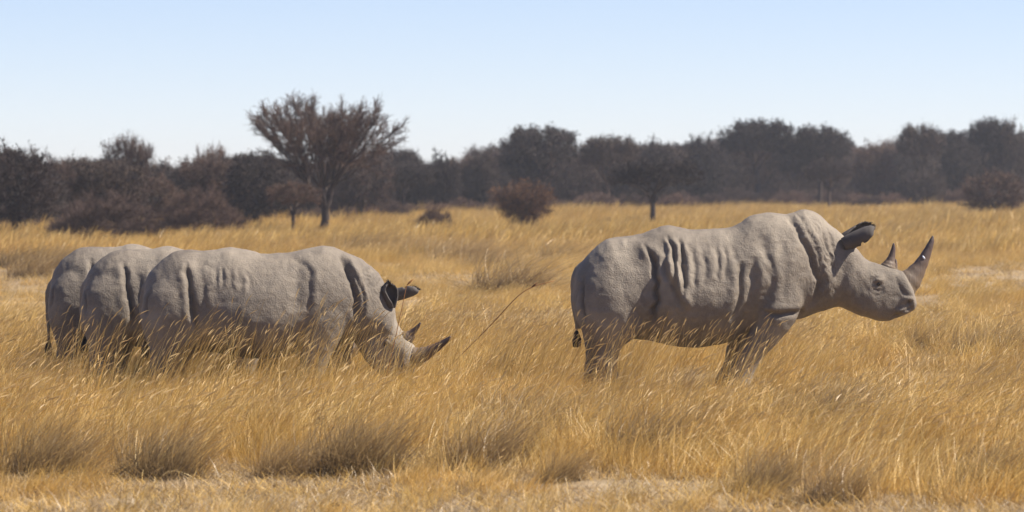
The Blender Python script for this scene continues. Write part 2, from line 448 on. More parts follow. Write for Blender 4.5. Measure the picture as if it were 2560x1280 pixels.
    horn('rear_horn', [(2220, 677), (2225, 664), (2229, 650), (2233, 634), (2235.5, 620), (2236, 608)], [(24, 19), (19, 16), (11.5, 10), (7.5, 7), (5, 5), (2, 2)])
    horn('horn_spur', [(2240, 679), (2241.5, 666), (2242, 655), (2241, 648)], [(6, 9), (4.5, 7), (3, 4), (1, 1)])
    if mark:
        pts = np.array([[PH(2309, 640)[0], -.035, PH(2309, 640)[1]], [PH(2311, 644)[0], -.044, PH(2311, 644)[1]], [PH(2314, 648)[0], -.048, PH(2314, 648)[1]]])
        v, f, t = round_tube(pts, [.006, .011, .007], 8); link('white_spot', mesh_np('white_spot', yaw(toH(v)), [f, t], [MARK], True), fh)
    # --- eyes
    for sy in (-1, 1):
        X, Z = PH(2193, 709); ex = link('eye', eye_mesh, root); c = yaw(toH([[X, sy * .174, Z]]))[0]; ex.location = c
    # --- ears: a rolled sheet, cup open forward
    for (base, tipv, open_dir, L, r0, r1, notch) in ears:
        base = yaw(toH([base]))[0]; ax = np.array(tipv, float); ax /= np.linalg.norm(ax); od = np.array(open_dir, float); od -= ax * (od @ ax); od /= np.linalg.norm(od); sdv = np.cross(ax, od)
        nu, nv = 22, 25; U = np.linspace(0, 1, nu); A = np.linspace(-1, 1, nv); grid = []
        for uu in U:
            half = np.interp(uu, [0, .18, .45, .8, 1], [3.1, 2.9, 2.35, 1.9, 1.5]); rad = np.interp(uu, [0, .15, .4, .75, .92, 1], [r0 * .8, r0, r1 * .95, r1 * 1.05, r1 * (.95 if notch > .3 else .7), r1 * (.62 if notch > .3 else .25)])
            for aa in A:
                th = aa * half; ln = L * (uu * (1 - .12 * abs(aa)))
                q = rad * (1 - .06 * notch * math.sin(9 * uu * 3 + aa * 3) * max(0, abs(aa) - .75) * 4)
                if notch and abs(aa) > .86 and .55 < uu < .66: q *= .8; th *= .86
                grid.append(base + ax * ln + (-od * math.cos(th) + sdv * math.sin(th)) * q)
        g = np.array(grid); i = np.arange(nu * nv).reshape(nu, nv); F = np.stack([i[:-1, :-1], i[:-1, 1:], i[1:, 1:], i[1:, :-1]], -1).reshape(-1, 4)
        eo = link('ear', mesh_np('ear', g, F, [EARM], True), root)
        md = eo.modifiers.new('thick', 'SOLIDIFY'); md.thickness = .014; md.offset = 0
        # dark fringe of hair on the rim
        rim = np.concatenate([i[17:, 0], i[-1, 1:-1], i[17:, -1][::-1]]); fr = []
        for k in rim:
            p0 = g[k]
            for _ in range(0 if notch == 1.0 else 2):
                o_ = p0 + ax * rng.uniform(.012, .03) + rng.normal(0, .006, 3); fr.append(round_tube([p0, (p0 + o_) / 2, o_], [.002, .002, .001], 4))
        if not fr: continue
        v, q_, t_ = join(fr); tag(link('ear_fringe', mesh_np('ear_fringe', v, [q_, t_], [TUFT]), eo), kind='stuff')
    return root

def sphere_mesh(name, r, mat, n=16, m=10):
    u = np.linspace(.05, np.pi - .05, m); th = np.linspace(0, 2 * np.pi, n, endpoint=False)
    v, f, t = loft([np.stack([r * np.sin(a) * np.cos(th), r * np.sin(a) * np.sin(th), np.full(n, -r * np.cos(a))], -1) for a in u])
    return mesh_np(name, v, [f, t], [mat], True)
eye_mesh = sphere_mesh('eye', .0185, EYE)

TORSO_R = [(1430, 700, 760, .06), (1436, 682, 790, .20), (1446, 664, 815, .31), (1462, 644, 832, .39), (1490, 615, 842, .45), (1520, 596, 846, .48), (1560, 590, 848, .49), (1610, 581, 850, .49),
           (1645, 567, 857, .51), (1668, 562, 862, .53), (1695, 567, 866, .55), (1725, 572, 869, .565), (1760, 573, 867, .56), (1800, 571, 861, .54), (1825, 567, 854, .51),
           (1850, 557, 843, .48), (1873, 541, 832, .46), (1900, 534, 824, .45), (1930, 531, 816, .44), (1955, 534, 808, .42), (1978, 532, 802, .39), (1995, 525, 798, .36),
           (2014, 522, 794, .33), (2030, 526, 786, .31), (2048, 536, 780, .285), (2075, 562, 773, .25), (2100, 580, 766, .22), (2122, 602, 764, .19), (2145, 634, 770, .14)]
LEGS_R = [
    [(1930, 600, -.13, .05, .04), (1932, 640, -.19, .17, .13), (1934, 680, -.235, .25, .17), (1934, 720, -.26, .275, .185), (1933, 765, -.275, .25, .19), (1927, 810, -.27, .195, .17), (1884, 872, -.25, .155, .14), (1856, 915, -.24, .125, .12), (1846, 950, -.24, .12, .115), (1842, 975, -.24, .15, .14), (1843, 992, -.24, .155, .145)],
    [(1925, 700, .27, .30, .19), (1915, 790, .27, .2, .17), (1866, 860, .25, .165, .14), (1846, 905, .24, .125, .12), (1822, 950, .24, .12, .115), (1812, 975, .24, .15, .14), (1812, 992, .24, .155, .145)],
    [(1540, 628, -.10, .05, .04), (1538, 650, -.19, .17, .15), (1535, 680, -.24, .27, .195), (1532, 715, -.27, .315, .215), (1531, 750, -.29, .335, .215), (1531, 780, -.30, .34, .212), (1530, 808, -.298, .315, .20), (1525, 838, -.285, .245, .172), (1513, 868, -.27, .15, .14), (1512, 900, -.27, .112, .115), (1515, 940, -.27, .108, .11), (1520, 970, -.27, .14, .135), (1522, 992, -.27, .15, .14)],
    [(1527, 700, .28, .31, .2), (1520, 790, .29, .28, .19), (1510, 850, .27, .19, .15), (1497, 890, .27, .12, .12), (1490, 940, .27, .11, .11), (1494, 975, .27, .14, .135), (1496, 992, .27, .15, .14)]]
TAIL_R = [(1485, 650, 0, .02, .03), (1456, 662, 0, .035, .045), (1440, 690, -.02, .045, .05), (1437, 730, -.03, .048, .045), (1438, 765, -.03, .036, .034), (1440, 800, -.02, .024, .022), (1441, 835, -.01, .015, .015)]
# line, depth, groove width px, ridge (+ on the right of travel downwards = picture left), ridge offset px, dark
FOLDS_R = [
    ([(1600, 612), (1624, 636), (1633, 665), (1637, 700), (1636, 735), (1632, 770), (1622, 810)], .058, 6.5, .018, 16, .45),
    ([(1650, 640), (1662, 680), (1678, 712), (1692, 742), (1701, 775)], .026, 7, .042, 16, .2),
    ([(1664, 588), (1674, 605), (1681, 645), (1683, 690), (1684, 722)], .040, 5.5, -.016, 11, .35),
    ([(1690, 592), (1699, 615), (1702, 660), (1704, 700), (1706, 742)], .038, 5, -.018, 11, .4),
    ([(1716, 605), (1726, 630), (1728, 670), (1728, 728)], .016, 6, -.010, 11, .1),
    ([(1748, 615), (1755, 650), (1756, 710)], .010, 8, .006, 12, 0),
    ([(1776, 612), (1787, 640), (1789, 700)], .014, 6, -.010, 11, .05),
    ([(1798, 612), (1808, 640), (1806, 705)], .014, 6, -.010, 11, .05),
    ([(1826, 610), (1836, 650), (1832, 690)], .012, 8, 0, 10, 0),
    ([(1850, 650), (1846, 690), (1842, 730), (1834, 770), (1818, 800)], .036, 7, -.032, 17, .22),
    ([(1880, 640), (1878, 690), (1872, 740), (1850, 800), (1832, 838)], .028, 12, 0, 14, .08),
    ([(1898, 585), (1914, 640), (1922, 690), (1912, 735), (1902, 775)], .028, 14, -.012, 28, .05),
    ([(1944, 600), (1950, 660), (1952, 720), (1946, 760)], .012, 12, 0, 16, 0),
    ([(1972, 536), (1984, 565), (2000, 595), (2018, 628), (2032, 665), (2041, 695), (2042, 724), (2032, 752), (2010, 772)], .042, 8, .018, 24, .3),
    ([(1990, 530), (2010, 570), (2030, 610), (2048, 655), (2056, 700), (2054, 740)], .012, 6, .005, 10, .12),
    ([(2052, 570), (2062, 610), (2074, 650), (2084, 690), (2088, 735)], .011, 5, .004, 9, .2),
    ([(2072, 572), (2080, 610), (2090, 650), (2097, 700)], .012, 4, .006, 7, .2),
    ([(1900, 777), (1930, 782), (1960, 780), (1990, 780), (2012, 772)], .040, 6, .012, 14, .5),
    ([(1500, 640), (1560, 625), (1612, 640)], .0, 10, 0, 12, 0),
    ([(1455, 690), (1452, 720), (1452, 760), (1456, 800)], .03, 4.5, 0, 8, .6),
    ([(1540, 606), (1590, 612), (1620, 630)], -.014, 16, 0, 8, 0),
]
WR_R = [(2060, 660, 40, 95, -.25, 9, .0055), (2010, 570, 40, 40, -.5, 11, .004), (1690, 790, 60, 40, .5, 9, .0025), (1770, 650, 70, 60, 0.05, 23, .002)]
Xp, Zp = px(*POLL, D0)

def head_matrix(root_x, root_d, poll_px, pitch, yaw, roll, sc, lat=0.0, turn=.15):
    """pitch > 0 turns the nose down, yaw > 0 turns it towards the camera side"""
    X, Z = px(*poll_px, root_d + turn * (px(*poll_px, root_d)[0] - root_x)); sc *= 1.008
    M = Matrix.Translation((X - root_x, lat, Z - float(gh(root_x, root_d)))) @ Matrix.Rotation(-yaw, 4, 'Z') @ Matrix.Rotation(pitch, 4, 'Y') @ Matrix.Rotation(roll, 4, 'X') @ Matrix.Scale(sc, 4)
    return M

def rootx(torso, d): return px(np.mean([t[0] for t in torso]), 0, d)[0]

EARS_R = [((-.075, -.145, -.035), (.93, -.10, .33), (.35, .25, -.9), .335, .062, .078, 1.0),
          ((-.060, .125, .0), (.90, .10, .42), (.2, -.75, .3), .335, .055, .065, .4)]
rhino('rhino', 'grey standing rhino with raised head, upright horn and folded flank', TORSO_R, LEGS_R, TAIL_R, FOLDS_R, D0,
      head_matrix(rootx(TORSO_R, D0), D0, POLL, 0, 0, 0, 1.0), EARS_R, 3, .0125, True, WR_R, 'rhinos in the tall grass',
      [(1612, 630, 16, 16, .030), (1575, 655, 26, 24, -.014), (1520, 650, 26, 40, .014), (1655, 622, 14, 26, -.018), (1930, 690, 34, 60, .022), (1890, 600, 22, 30, -.014), (1770, 740, 60, 50, .016), (1560, 760, 50, 50, .014), (1985, 640, 22, 60, .014)], .17)

# --- the three grazing rhinos, one behind the other
TORSO_G = [(358, 725, 770, .06), (362, 705, 800, .18), (372, 684, 825, .28), (390, 662, 845, .36), (415, 642, 862, .42), (440, 629, 870, .45), (470, 625, 874, .46), (510, 627, 878, .47),
           (540, 624, 882, .49), (578, 616, 890, .52), (610, 622, 895, .54), (650, 632, 898, .55), (690, 633, 895, .54), (725, 630, 888, .51), (755, 623, 878, .48), (785, 616, 868, .46), (815, 615, 862, .44),
           (845, 621, 856, .41), (872, 633, 850, .38), (900, 644, 846, .34), (928, 666, 848, .29), (950, 686, 852, .25), (968, 722, 856, .22), (985, 765, 850, .17)]
G_Y = 978
LEGS_G = [
    [(815, 690, -.12, .05, .04), (815, 720, -.19, .18, .13), (815, 755, -.235, .25, .17), (812, 800, -.27, .24, .18), (805, 850, -.26, .18, .16), (790, 900, -.24, .135, .13), (782, 940, -.24, .115, .11), (782, 965, -.24, .14, .13), (783, G_Y, -.24, .145, .14)],
    [(830, 740, .25, .28, .18), (835, 800, .27, .24, .18), (838, 850, .26, .18, .16), (842, 900, .24, .135, .13), (838, 940, .24, .115, .11), (842, 965, .24, .14, .13), (843, G_Y, .24, .145, .14)],
    [(446, 668, -.10, .05, .04), (444, 690, -.185, .16, .15), (442, 720, -.235, .25, .188), (440, 750, -.26, .29, .20), (440, 785, -.275, .30, .205), (439, 815, -.28, .29, .195), (436, 842, -.275, .25, .178), (424, 880, -.26, .16, .15), (412, 910, -.26, .115, .115), (410, 940, -.26, .105, .105), (416, 965, -.26, .135, .13), (418, G_Y, -.26, .14, .14)],
    [(440, 735, .27, .28, .19), (450, 800, .29, .28, .18), (452, 850, .27, .2, .16), (444, 900, .26, .12, .12), (440, 940, .26, .105, .105), (446, 965, .26, .135, .13), (448, G_Y, .26, .14, .14)]]
TAIL_G = [(405, 690, 0, .02, .03), (378, 698, 0, .03, .04), (362, 722, -.02, .035, .042), (357, 760, -.03, .032, .034), (357, 800, -.03, .025, .024), (360, 838, -.02, .018, .016), (362, 862, -.01, .013, .013)]
FOLDS_G = [
    ([(470, 655), (478, 685), (484, 720), (489, 755), (495, 790), (502, 830)], .046, 6, -.020, 16, .4),
    ([(500, 668), (512, 700), (520, 740), (528, 785)], .007, 9, .007, 16, 0),
    ([(545, 668), (548, 690), (547, 712)], .006, 6.5, -.007, 10, 0), ([(562, 664), (567, 690), (566, 718)], .006, 6.5, -.007, 10, 0),
    ([(581, 664), (587, 692), (586, 722)], .006, 6.5, -.007, 10, 0), ([(602, 668), (608, 696), (606, 726)], .006, 6.5, -.007, 10, 0), ([(624, 672), (630, 700), (627, 730)], .008, 6, -.006, 9, 0),
    ([(735, 648), (760, 658), (773, 674), (776, 700), (775, 745), (768, 785)], .010, 6, .011, 16, .05),
    ([(740, 700), (744, 740), (738, 780)], .012, 12, 0, 9, 0),
    ([(852, 632), (862, 655), (878, 690), (888, 725), (893, 760), (896, 800)], .052, 7, .024, 18, .5),
    ([(866, 648), (884, 680), (900, 705), (908, 740), (908, 790)], .018, 5, .010, 9, .2),
    ([(905, 665), (922, 690), (930, 725)], .010, 6, 0, 9, .1),
    ([(380, 715), (372, 745), (372, 790)], .02, 4.5, 0, 8, .5),
    ([(560, 640), (600, 648), (700, 650)], -.006, 14, 0, 8, 0),
]
WR_G = [(915, 690, 30, 60, -.4, 10, .005), (955, 690, 16, 40, .9, 17, .012), (930, 665, 20, 20, .9, 15, .010), (590, 700, 70, 50, 0.05, 19, .0012)]

def shifted(dx, dy, k, cx=440, cy=978):
    """the same build read k times as large and moved, for the animals standing further off"""
    t = [((x - cx) * k + cx + dx, (a + np.interp(x, [620, 760], [0, 20]) - cy) * k + cy + dy, (b - cy) * k + cy + dy, w * k) for x, a, b, w in TORSO_G]
    lg = [[((x - cx) * k + cx + dx, (y - cy) * k + cy + dy, l, rx, ry) for x, y, l, rx, ry in L] for L in LEGS_G]
    fo = [([((x - cx) * k + cx + dx, (y - cy) * k + cy + dy) for x, y in ln], a, b, c, e, f) for ln, a, b, c, e, f in FOLDS_G]
    wr = [((x - cx) * k + cx + dx, (y - cy) * k + cy + dy, *r) for x, y, *r in WR_G]
    hd = ((985 - cx) * k + cx + dx, (750 - cy) * k + cy + dy)
    return t, lg, fo, wr, hd

D_G = dist_of(978)
BUMPS_G = [(470, 664, 18, 16, .026), (430, 690, 30, 34, -.010), (505, 650, 16, 20, -.014), (450, 770, 40, 45, .014), (820, 720, 34, 60, .018), (755, 720, 16, 50, -.012), (640, 790, 80, 50, .014)]
EARS_G = [((.075, -.12, -.05), (-.06, -.22, .95), (.62, -.78, 0), .25, .05, .072, 0.0),
          ((-.045, .13, .0), (.92, .1, .40), (.1, .2, .9), .25, .05, .062, .4)]
rhino('rhino', 'grey rhino grazing with lowered head, pale sunlit brow and cupped ear', TORSO_G, LEGS_G, TAIL_G, FOLDS_G, D_G,
      head_matrix(rootx(TORSO_G, D_G), D_G, (980, 748), math.radians(33), math.radians(20), 0, .86, -.02), EARS_G, 11, .0135, False, WR_G, 'rhinos in the tall grass', BUMPS_G, .14)

GY2 = 960; d2 = dist_of(GY2)
t2, l2, f2, w2, h2 = shifted(-154, GY2 - 978, .955)
tail2 = [(x - 154 + 4, (y - 978) * .955 + GY2, *r) for x, y, *r in TAIL_G]
rhino('rhino', 'grey rhino standing between two others, its forequarters hidden behind the grazing one', t2, l2, tail2, f2, d2,
      head_matrix(rootx(t2, d2), d2, h2, math.radians(36), math.radians(-4), 0, .84), EARS_G, 23, .0155, False, w2, 'rhinos in the tall grass', None, .15)
GY3 = 946; d3 = dist_of(GY3)
t3, l3, f3, w3, h3 = shifted(-238, GY3 - 978, .935)
TAIL_3 = [(172, 690, 0, .02, .03), (140, 695, 0, .03, .04), (124, 722, -.02, .036, .042), (120, 760, -.03, .032, .034), (121, 800, -.03, .026, .025), (122, 836, -.02, .02, .018), (122, 858, -.01, .014, .014)]
rhino('rhino', 'dark rump and hanging tail of the rhino standing behind the other two', t3, l3, TAIL_3, f3, d3,
      head_matrix(rootx(t3, d3), d3, h3, math.radians(34), math.radians(-4), 0, .84), EARS_G, 37, .0155, False, w3, 'rhinos in the tall grass', None, .12)

# ------------------------------------------------------------------ trees
def seg_mesh(name, segs, mat, sides, rng, tone=None):
    """segs (n,8): p0 xyz, p1 xyz, r0, r1 -> open prisms"""
    S = np.asarray(segs, float); n = len(S); p0 = S[:, :3]; p1 = S[:, 3:6]; d = p1 - p0
    d /= np.maximum(np.linalg.norm(d, axis=1), 1e-6)[:, None]
    ref = np.where(np.abs(d[:, 2:3]) < .9, np.array([[0, 0, 1.0]]), np.array([[1.0, 0, 0]])); a = np.cross(ref, d); a /= np.linalg.norm(a, axis=1)[:, None]; b = np.cross(d, a)
    th = np.linspace(0, 2 * np.pi, sides, endpoint=False); c = np.cos(th)[None, :, None]; s = np.sin(th)[None, :, None]
    off = a[:, None] * c + b[:, None] * s
    V = np.concatenate([p0[:, None] + off * S[:, 6][:, None, None], p1[:, None] + off * S[:, 7][:, None, None]], 1).reshape(-1, 3)
    base = (np.arange(n) * 2 * sides)[:, None]; k = np.arange(sides)[None]; k2 = (k + 1) % sides
    F = np.stack([base + k, base + k2, base + sides + k2, base + sides + k], -1).reshape(-1, 4)
    tn = rng.uniform(0, 1, n) if tone is None else tone
    return mesh_np(name, V, F, [mat], sides > 3, {'tone': np.repeat(tn, 2 * sides)})

def branch_tree(rng, tips, base, fork_h, r_tip=.006, pipe=.47, lean=(0, 0)):
    """connect crown points to one trunk by repeated splitting; returns segments"""
    segs = []
    def rec(start, idx, depth):
        pts = tips[idx]; n = len(idx)
        if n <= 3 or depth > 14:
            for p in pts: segs.append((*start, *p, r_tip * 1.3, r_tip * .6))
            return
        k = 3 if (n > 60 and rng.random() < .5) else 2
        v = pts - start; v = v / np.maximum(np.linalg.norm(v, axis=1), 1e-6)[:, None]
        c = v[rng.choice(n, k, replace=False)]
        for _ in range(4):
            lab = np.argmax(v @ c.T, 1); c = np.array([v[lab == q].mean(0) if (lab == q).any() else c[q] for q in range(k)])
        for q in range(k):
            sub = idx[lab == q]
            if len(sub) == 0: continue
            cen = tips[sub].mean(0); f = rng.uniform(.26, .42); near = tips[sub][np.argmin(np.linalg.norm(tips[sub] - start, axis=1))]
            nx = start + (cen - start) * f + rng.normal(0, .03, 3) * np.linalg.norm(cen - start)
            r0 = r_tip * n ** pipe; r1 = r_tip * len(sub) ** pipe
            mid = (start + nx) / 2 + rng.normal(0, .025, 3) * np.linalg.norm(nx - start)
            r1 = max(r1, r_tip); rs = min(r0, r1 * 1.25)
            segs.append((*start, *mid, rs, (rs + r1) / 2)); segs.append((*mid, *nx, (rs + r1) / 2, r1))
            rec(nx, sub, depth + 1)
    fork = np.array([base[0] + lean[0], base[1] + lean[1], fork_h]); r = r_tip * len(tips) ** pipe
    m1 = np.array([base[0] + lean[0] * .35, base[1] + lean[1] * .3, fork_h * .45])
    segs.append((base[0], base[1], -.25, *m1, r * 1.45, r * 1.15)); segs.append((*m1, *fork, r * 1.15, r * 1.0))
    rec(fork, np.arange(len(tips)), 0)
    return np.array(segs)

def spurs(rng, segs, n_per, L, r, up=.3):
    """short side twigs along the thin branches"""
    thin = segs[segs[:, 6] < np.quantile(segs[:, 6], .93)]
    k = rng.integers(0, len(thin), int(len(thin) * n_per)); t = rng.uniform(0, 1, len(k))[:, None]
    p = thin[k, :3] * (1 - t) + thin[k, 3:6] * t; d0 = thin[k, 3:6] - thin[k, :3]; d0 /= np.maximum(np.linalg.norm(d0, axis=1), 1e-6)[:, None]
    d = d0 * .8 + rng.normal(0, .6, (len(k), 3)); d[:, 2] += up; d /= np.linalg.norm(d, axis=1)[:, None]
    l = rng.uniform(.4, 1.2, len(k))[:, None] * L
    return np.hstack([p, p + d * l, np.full((len(k), 1), r), np.full((len(k), 1), r * .4)])

def leaf_quads(name, rng, pts, size, mat, spread):
    n = len(pts); c = pts + rng.normal(0, spread, (n, 3)); a = rng.normal(0, 1, (n, 3)); a /= np.linalg.norm(a, axis=1)[:, None]
    b = np.cross(a, rng.normal(0, 1, (n, 3))); b /= np.linalg.norm(b, axis=1)[:, None]; s = (size * rng.uniform(.5, 1.3, n))[:, None]
    V = np.stack([c - a * s, c + b * s * .55, c + a * s, c - b * s * .55], 1).reshape(-1, 3); F = np.arange(n * 4).reshape(n, 4)
    return V, F, np.repeat(rng.uniform(0, 1, n), 4)

def tree_meshes(nm, seed, sampler, n_tips, fork_h, r_tip, spur, spur_L, twig_mat, leaves=0, leaf_size=.05, leaf_mat=None, pipe=.47, lean=(0, 0), up=.3, twig_r=None):
    rng = np.random.default_rng(seed); tips = sampler(rng, n_tips)
    sg = branch_tree(rng, tips, (0, 0), fork_h, r_tip, pipe, lean)
    thick = sg[sg[:, 6] > r_tip * 6 ** pipe]; thin = sg[sg[:, 6] <= r_tip * 6 ** pipe]
    tw = np.vstack([thin, spurs(rng, sg, spur, spur_L, twig_r or r_tip * .8, up)])
    trunk = seg_mesh(nm + '_trunk', thick, BARK, 7, rng)
    crown = seg_mesh(nm + '_crown', tw, twig_mat, 3, rng)
    if leaves:
        src = tw[rng.integers(0, len(tw), leaves), 3:6]; V, F, tn = leaf_quads(nm, rng, src, leaf_size, leaf_mat, .010)
        n0 = len(crown.vertices); cv = np.empty(n0 * 3, np.float32); crown.vertices.foreach_get('co', cv); t0 = np.empty(n0, np.float32); crown.attributes['tone'].data.foreach_get('value', t0)
        fi = np.empty(len(crown.loops), np.int32); crown.loops.foreach_get('vertex_index', fi); bpy.data.meshes.remove(crown)
        crown = mesh_np(nm + '_crown', np.vstack([cv.reshape(-1, 3), V]), [fi.reshape(-1, 4), F + n0], [twig_mat, leaf_mat], False, {'tone': np.concatenate([t0, tn])})
        mi = np.zeros(len(crown.polygons), np.int32); mi[len(fi) // 4:] = 1; crown.polygons.foreach_set('material_index', mi)
    return trunk, crown

# crown samplers, unit: metres for a tree of height 1 (scaled on placing)
def dome(cz, rz, rx, low, flat=.6):
    def f(rng, n):
        d = rng.normal(0, 1, (n * 3, 3)); d /= np.linalg.norm(d, axis=1)[:, None]; r = rng.uniform(.35, 1, (n * 3, 1)) ** .6
        lump = 1 + .16 * np.sin(d[:, :1] * 7 + rng.uniform(0, 6)) * np.sin(d[:, 1:2] * 6 + rng.uniform(0, 6)) + .10 * np.sin(d[:, 2:3] * 9 + d[:, :1] * 5)
        p = d * r * lump * np.array([rx, rx, rz]); p[:, 2] = np.where(p[:, 2] > 0, p[:, 2] * flat, p[:, 2]) + cz
        p = p[p[:, 2] > low]; return p[:n]
    return f

def vase(h0, h1, r1, power=1.0, flatness=.12):
    def f(rng, n):
        z = h0 + (h1 - h0) * rng.uniform(0, 1, n) ** .62; rr = r1 * ((z - h0) / (h1 - h0)) ** power; a = rng.uniform(0, 2 * np.pi, n); r = rr * np.sqrt(rng.uniform(0, 1, n))
        lob = 1 + .22 * np.sin(a * 3 + 1) + .12 * np.sin(a * 7)
        return np.stack([r * lob * np.cos(a), r * lob * np.sin(a), z - flatness * (r / r1) ** 2 * (h1 - h0) + rng.normal(0, .06, n)], -1)
    return f

def umbrella(h0, h1, r):
    def f(rng, n):
        a = rng.uniform(0, 2 * np.pi, n); q = np.sqrt(rng.uniform(0, 1, n)); lob = 1 + .15 * np.sin(a * 2 + .6) + .12 * np.sin(a * 5 + 2)
        z = h0 + (h1 - h0) * (1 - .22 * q ** 4) * rng.uniform(.1, 1, n) ** .5 + .035 * np.sin(a * 4 + q * 9)
        return np.stack([r * q * lob * np.cos(a), r * q * lob * np.sin(a), z], -1)
    return f

def bush(rx, h):
    def f(rng, n):
        a = rng.uniform(0, 2 * np.pi, n); q = np.sqrt(rng.uniform(0, 1, n)); z = h * np.sqrt(np.maximum(0, 1 - (q * .93) ** 2)) * rng.uniform(.2, 1, n) ** .5 * (1 + .15 * np.sin(a * 3 + q * 7))
        return np.stack([rx * q * np.cos(a), rx * q * np.sin(a), z + .02], -1)
    return f

def place_tree(name, meshes, gx, gy, height, width_k, rot, label, group=None, cat='tree'):
    D = dist_of(gy); X = (gx - 1280) * D / F_PX
    r = link(name, None, None, (X, D, float(gh(X, D)))); r.rotation_euler = (0, 0, rot); r.scale = (height * width_k, height * width_k, height)
    tag(r, label, cat, group); link('trunk', meshes[0], r); link('crown', meshes[1], r); return r

# lone flat-topped acacia, crown read from the photograph
def acacia():
    """forked trunk, long straight limbs fanning to a flat top, each a broom of finer shoots"""
    rng = np.random.default_rng(15); thick = []; fine = []
    def nrm(v): return v / np.linalg.norm(v)
    def limb(p0, p1, r0, r1, bow, n=7):
        t = np.linspace(0, 1, n)[:, None]; L = np.linalg.norm(p1 - p0); c = p0 + (p1 - p0) * t + np.array([0, 0, 1.0]) * (-bow * L * 4 * t * (1 - t)) + rng.normal(0, .02 * L, (n, 3)) * np.sin(np.pi * t)
        r = np.linspace(r0, r1, n); return c, r
    def put_(c, r, dst):
        for k in range(len(c) - 1): dst.append((*c[k], *c[k + 1], r[k], r[k + 1]))
    z1 = np.array([.10, 0, 1.05])
    put_(*limb(np.array([0, 0, -.25]), z1, .155, .125, 0, 5), thick)
    forks = [(np.array([-.42, .1, 1.85]), .085), (np.array([.30, -.05, 1.75]), .10), (np.array([.08, .35, 1.8]), .07), (np.array([.0, -.35, 1.75]), .07)]
    fk = []
    for f, r in forks: put_(*limb(z1, f, r * 1.15, r, .02, 5), thick); fk.append(f)
    for k in range(46):
        a = k * 2.39996 + rng.uniform(-.2, .2); q = math.sqrt((k + .5) / 46)
        reach = (2.6 if math.cos(a) > 0 else 2.35) * q * rng.uniform(.88, 1.1); ex = reach * math.cos(a); ey = reach * math.sin(a) * .95
        top = 4.16 - .68 * max(0, q - .55) ** 1.5 / .3 * rng.uniform(.5, 1.2) + rng.uniform(-.38, .12)
        e = np.array([ex, ey, top]); f = min(fk, key=lambda p: np.linalg.norm((p - e)[:2] * 1.0) - rng.uniform(0, .3))
        c, r = limb(f, e, rng.uniform(.030, .048), .007, .10 * max(0, q - .3) - .02, 9); put_(c, r, thick)
        ax = nrm(e - f); Lp = np.linalg.norm(e - f)
        for j in range(16):
            t = .30 + .68 * rng.uniform(0, 1) ** .8; i = min(int(t * 8), 7); p = c[i] + (c[i + 1] - c[i]) * (t * 8 - i)
            d = nrm(ax + rng.normal(0, .42, 3) + np.array([.0, 0, .05])); L = Lp * rng.uniform(.16, .42) * (1.15 - .5 * t); e2 = p + d * L
            c2, r2 = limb(p, e2, .013, .005, 0, 4); put_(c2, r2, fine)
            for m in range(11):
                t2 = rng.uniform(.2, 1); p2 = p + (e2 - p) * t2; d2 = nrm(d + rng.normal(0, .42, 3) + np.array([0, 0, .15])); L2 = rng.uniform(.12, .34)
                fine.append((*p2, *(p2 + d2 * L2), 0.0085, .004))
                for w in range(2):
                    p3 = p2 + d2 * L2 * rng.uniform(.3, 1); d3 = nrm(d2 + rng.normal(0, .6, 3)); fine.append((*p3, *(p3 + d3 * rng.uniform(.06, .16)), .006, .003))
    return seg_mesh('acacia_trunk', thick, BARK, 8, rng), seg_mesh('acacia_crown', fine, TWIGA, 3, rng)
ac = acacia()
place_tree('acacia_tree', ac, 805, 605, 1.0, 1.0, 0.0, 'bare flat-topped acacia with forked trunk, standing alone before the wood')

KIND = {
    'umbrella': [tree_meshes('umb%d' % k, 40 + k, umbrella(.50, 1.0, .48), 700, .34, .0013, 5.0, .06, TWIGD, leaves=9000, leaf_size=.013, leaf_mat=TWIGD, twig_r=.0016) for k in range(3)],
    'round': [tree_meshes('rnd%d' % k, 60 + k, dome(.58, .42, .42, .22, .95), 800, .22, .0013, 5.0, .06, TWIGD if k else TWIG, leaves=8000, leaf_size=.013, leaf_mat=TWIGD, twig_r=.0016) for k in range(3)],
    'vase': [tree_meshes('vas%d' % k, 80 + k, vase(.25, 1.0, .42, .8), 700, .16, .0016, 5.0, .09, TWIG, leaves=2500, leaf_size=.012, leaf_mat=TWIGD, twig_r=.0016) for k in range(2)],
    'bush': [tree_meshes('bsh%d' % k, 90 + k, bush(.72, 1.0), 900, .05, .0022, 5.0, .14, TWIG, leaves=0, pipe=.36, up=.5, twig_r=.0026) for k in range(2)],
    'rust': [tree_meshes('rst0', 97, vase(.2, .95, .50, .6, .3), 800, .12, .002, 5.0, .11, TWIG, leaves=5000, leaf_size=.013, leaf_mat=RUSTL, pipe=.42, twig_r=.002)],
    'sapling': [tree_meshes('sap0', 99, umbrella(.52, 1.0, .46), 500, .48, .0018, 5.0, .07, TWIG, leaves=4000, leaf_size=.013, leaf_mat=TWIGD, twig_r=.0018)],
}
trng = np.random.default_rng(77)
def T(kind, v, gx, top, width, gy, name, label, group=None, cat='tree'):
    ppm = F_PX / dist_of(gy); h = (gy - top) / ppm; base_w = {'umbrella': 1.0, 'round': .86, 'vase': .92, 'bush': 1.44, 'rust': 1.0, 'sapling': 1.0}[kind]
    k = (width / ppm) / (h * base_w)
    place_tree(name, KIND[kind][v % len(KIND[kind])], gx, gy, h, k, trng.uniform(0, 6.28), label, group, cat)

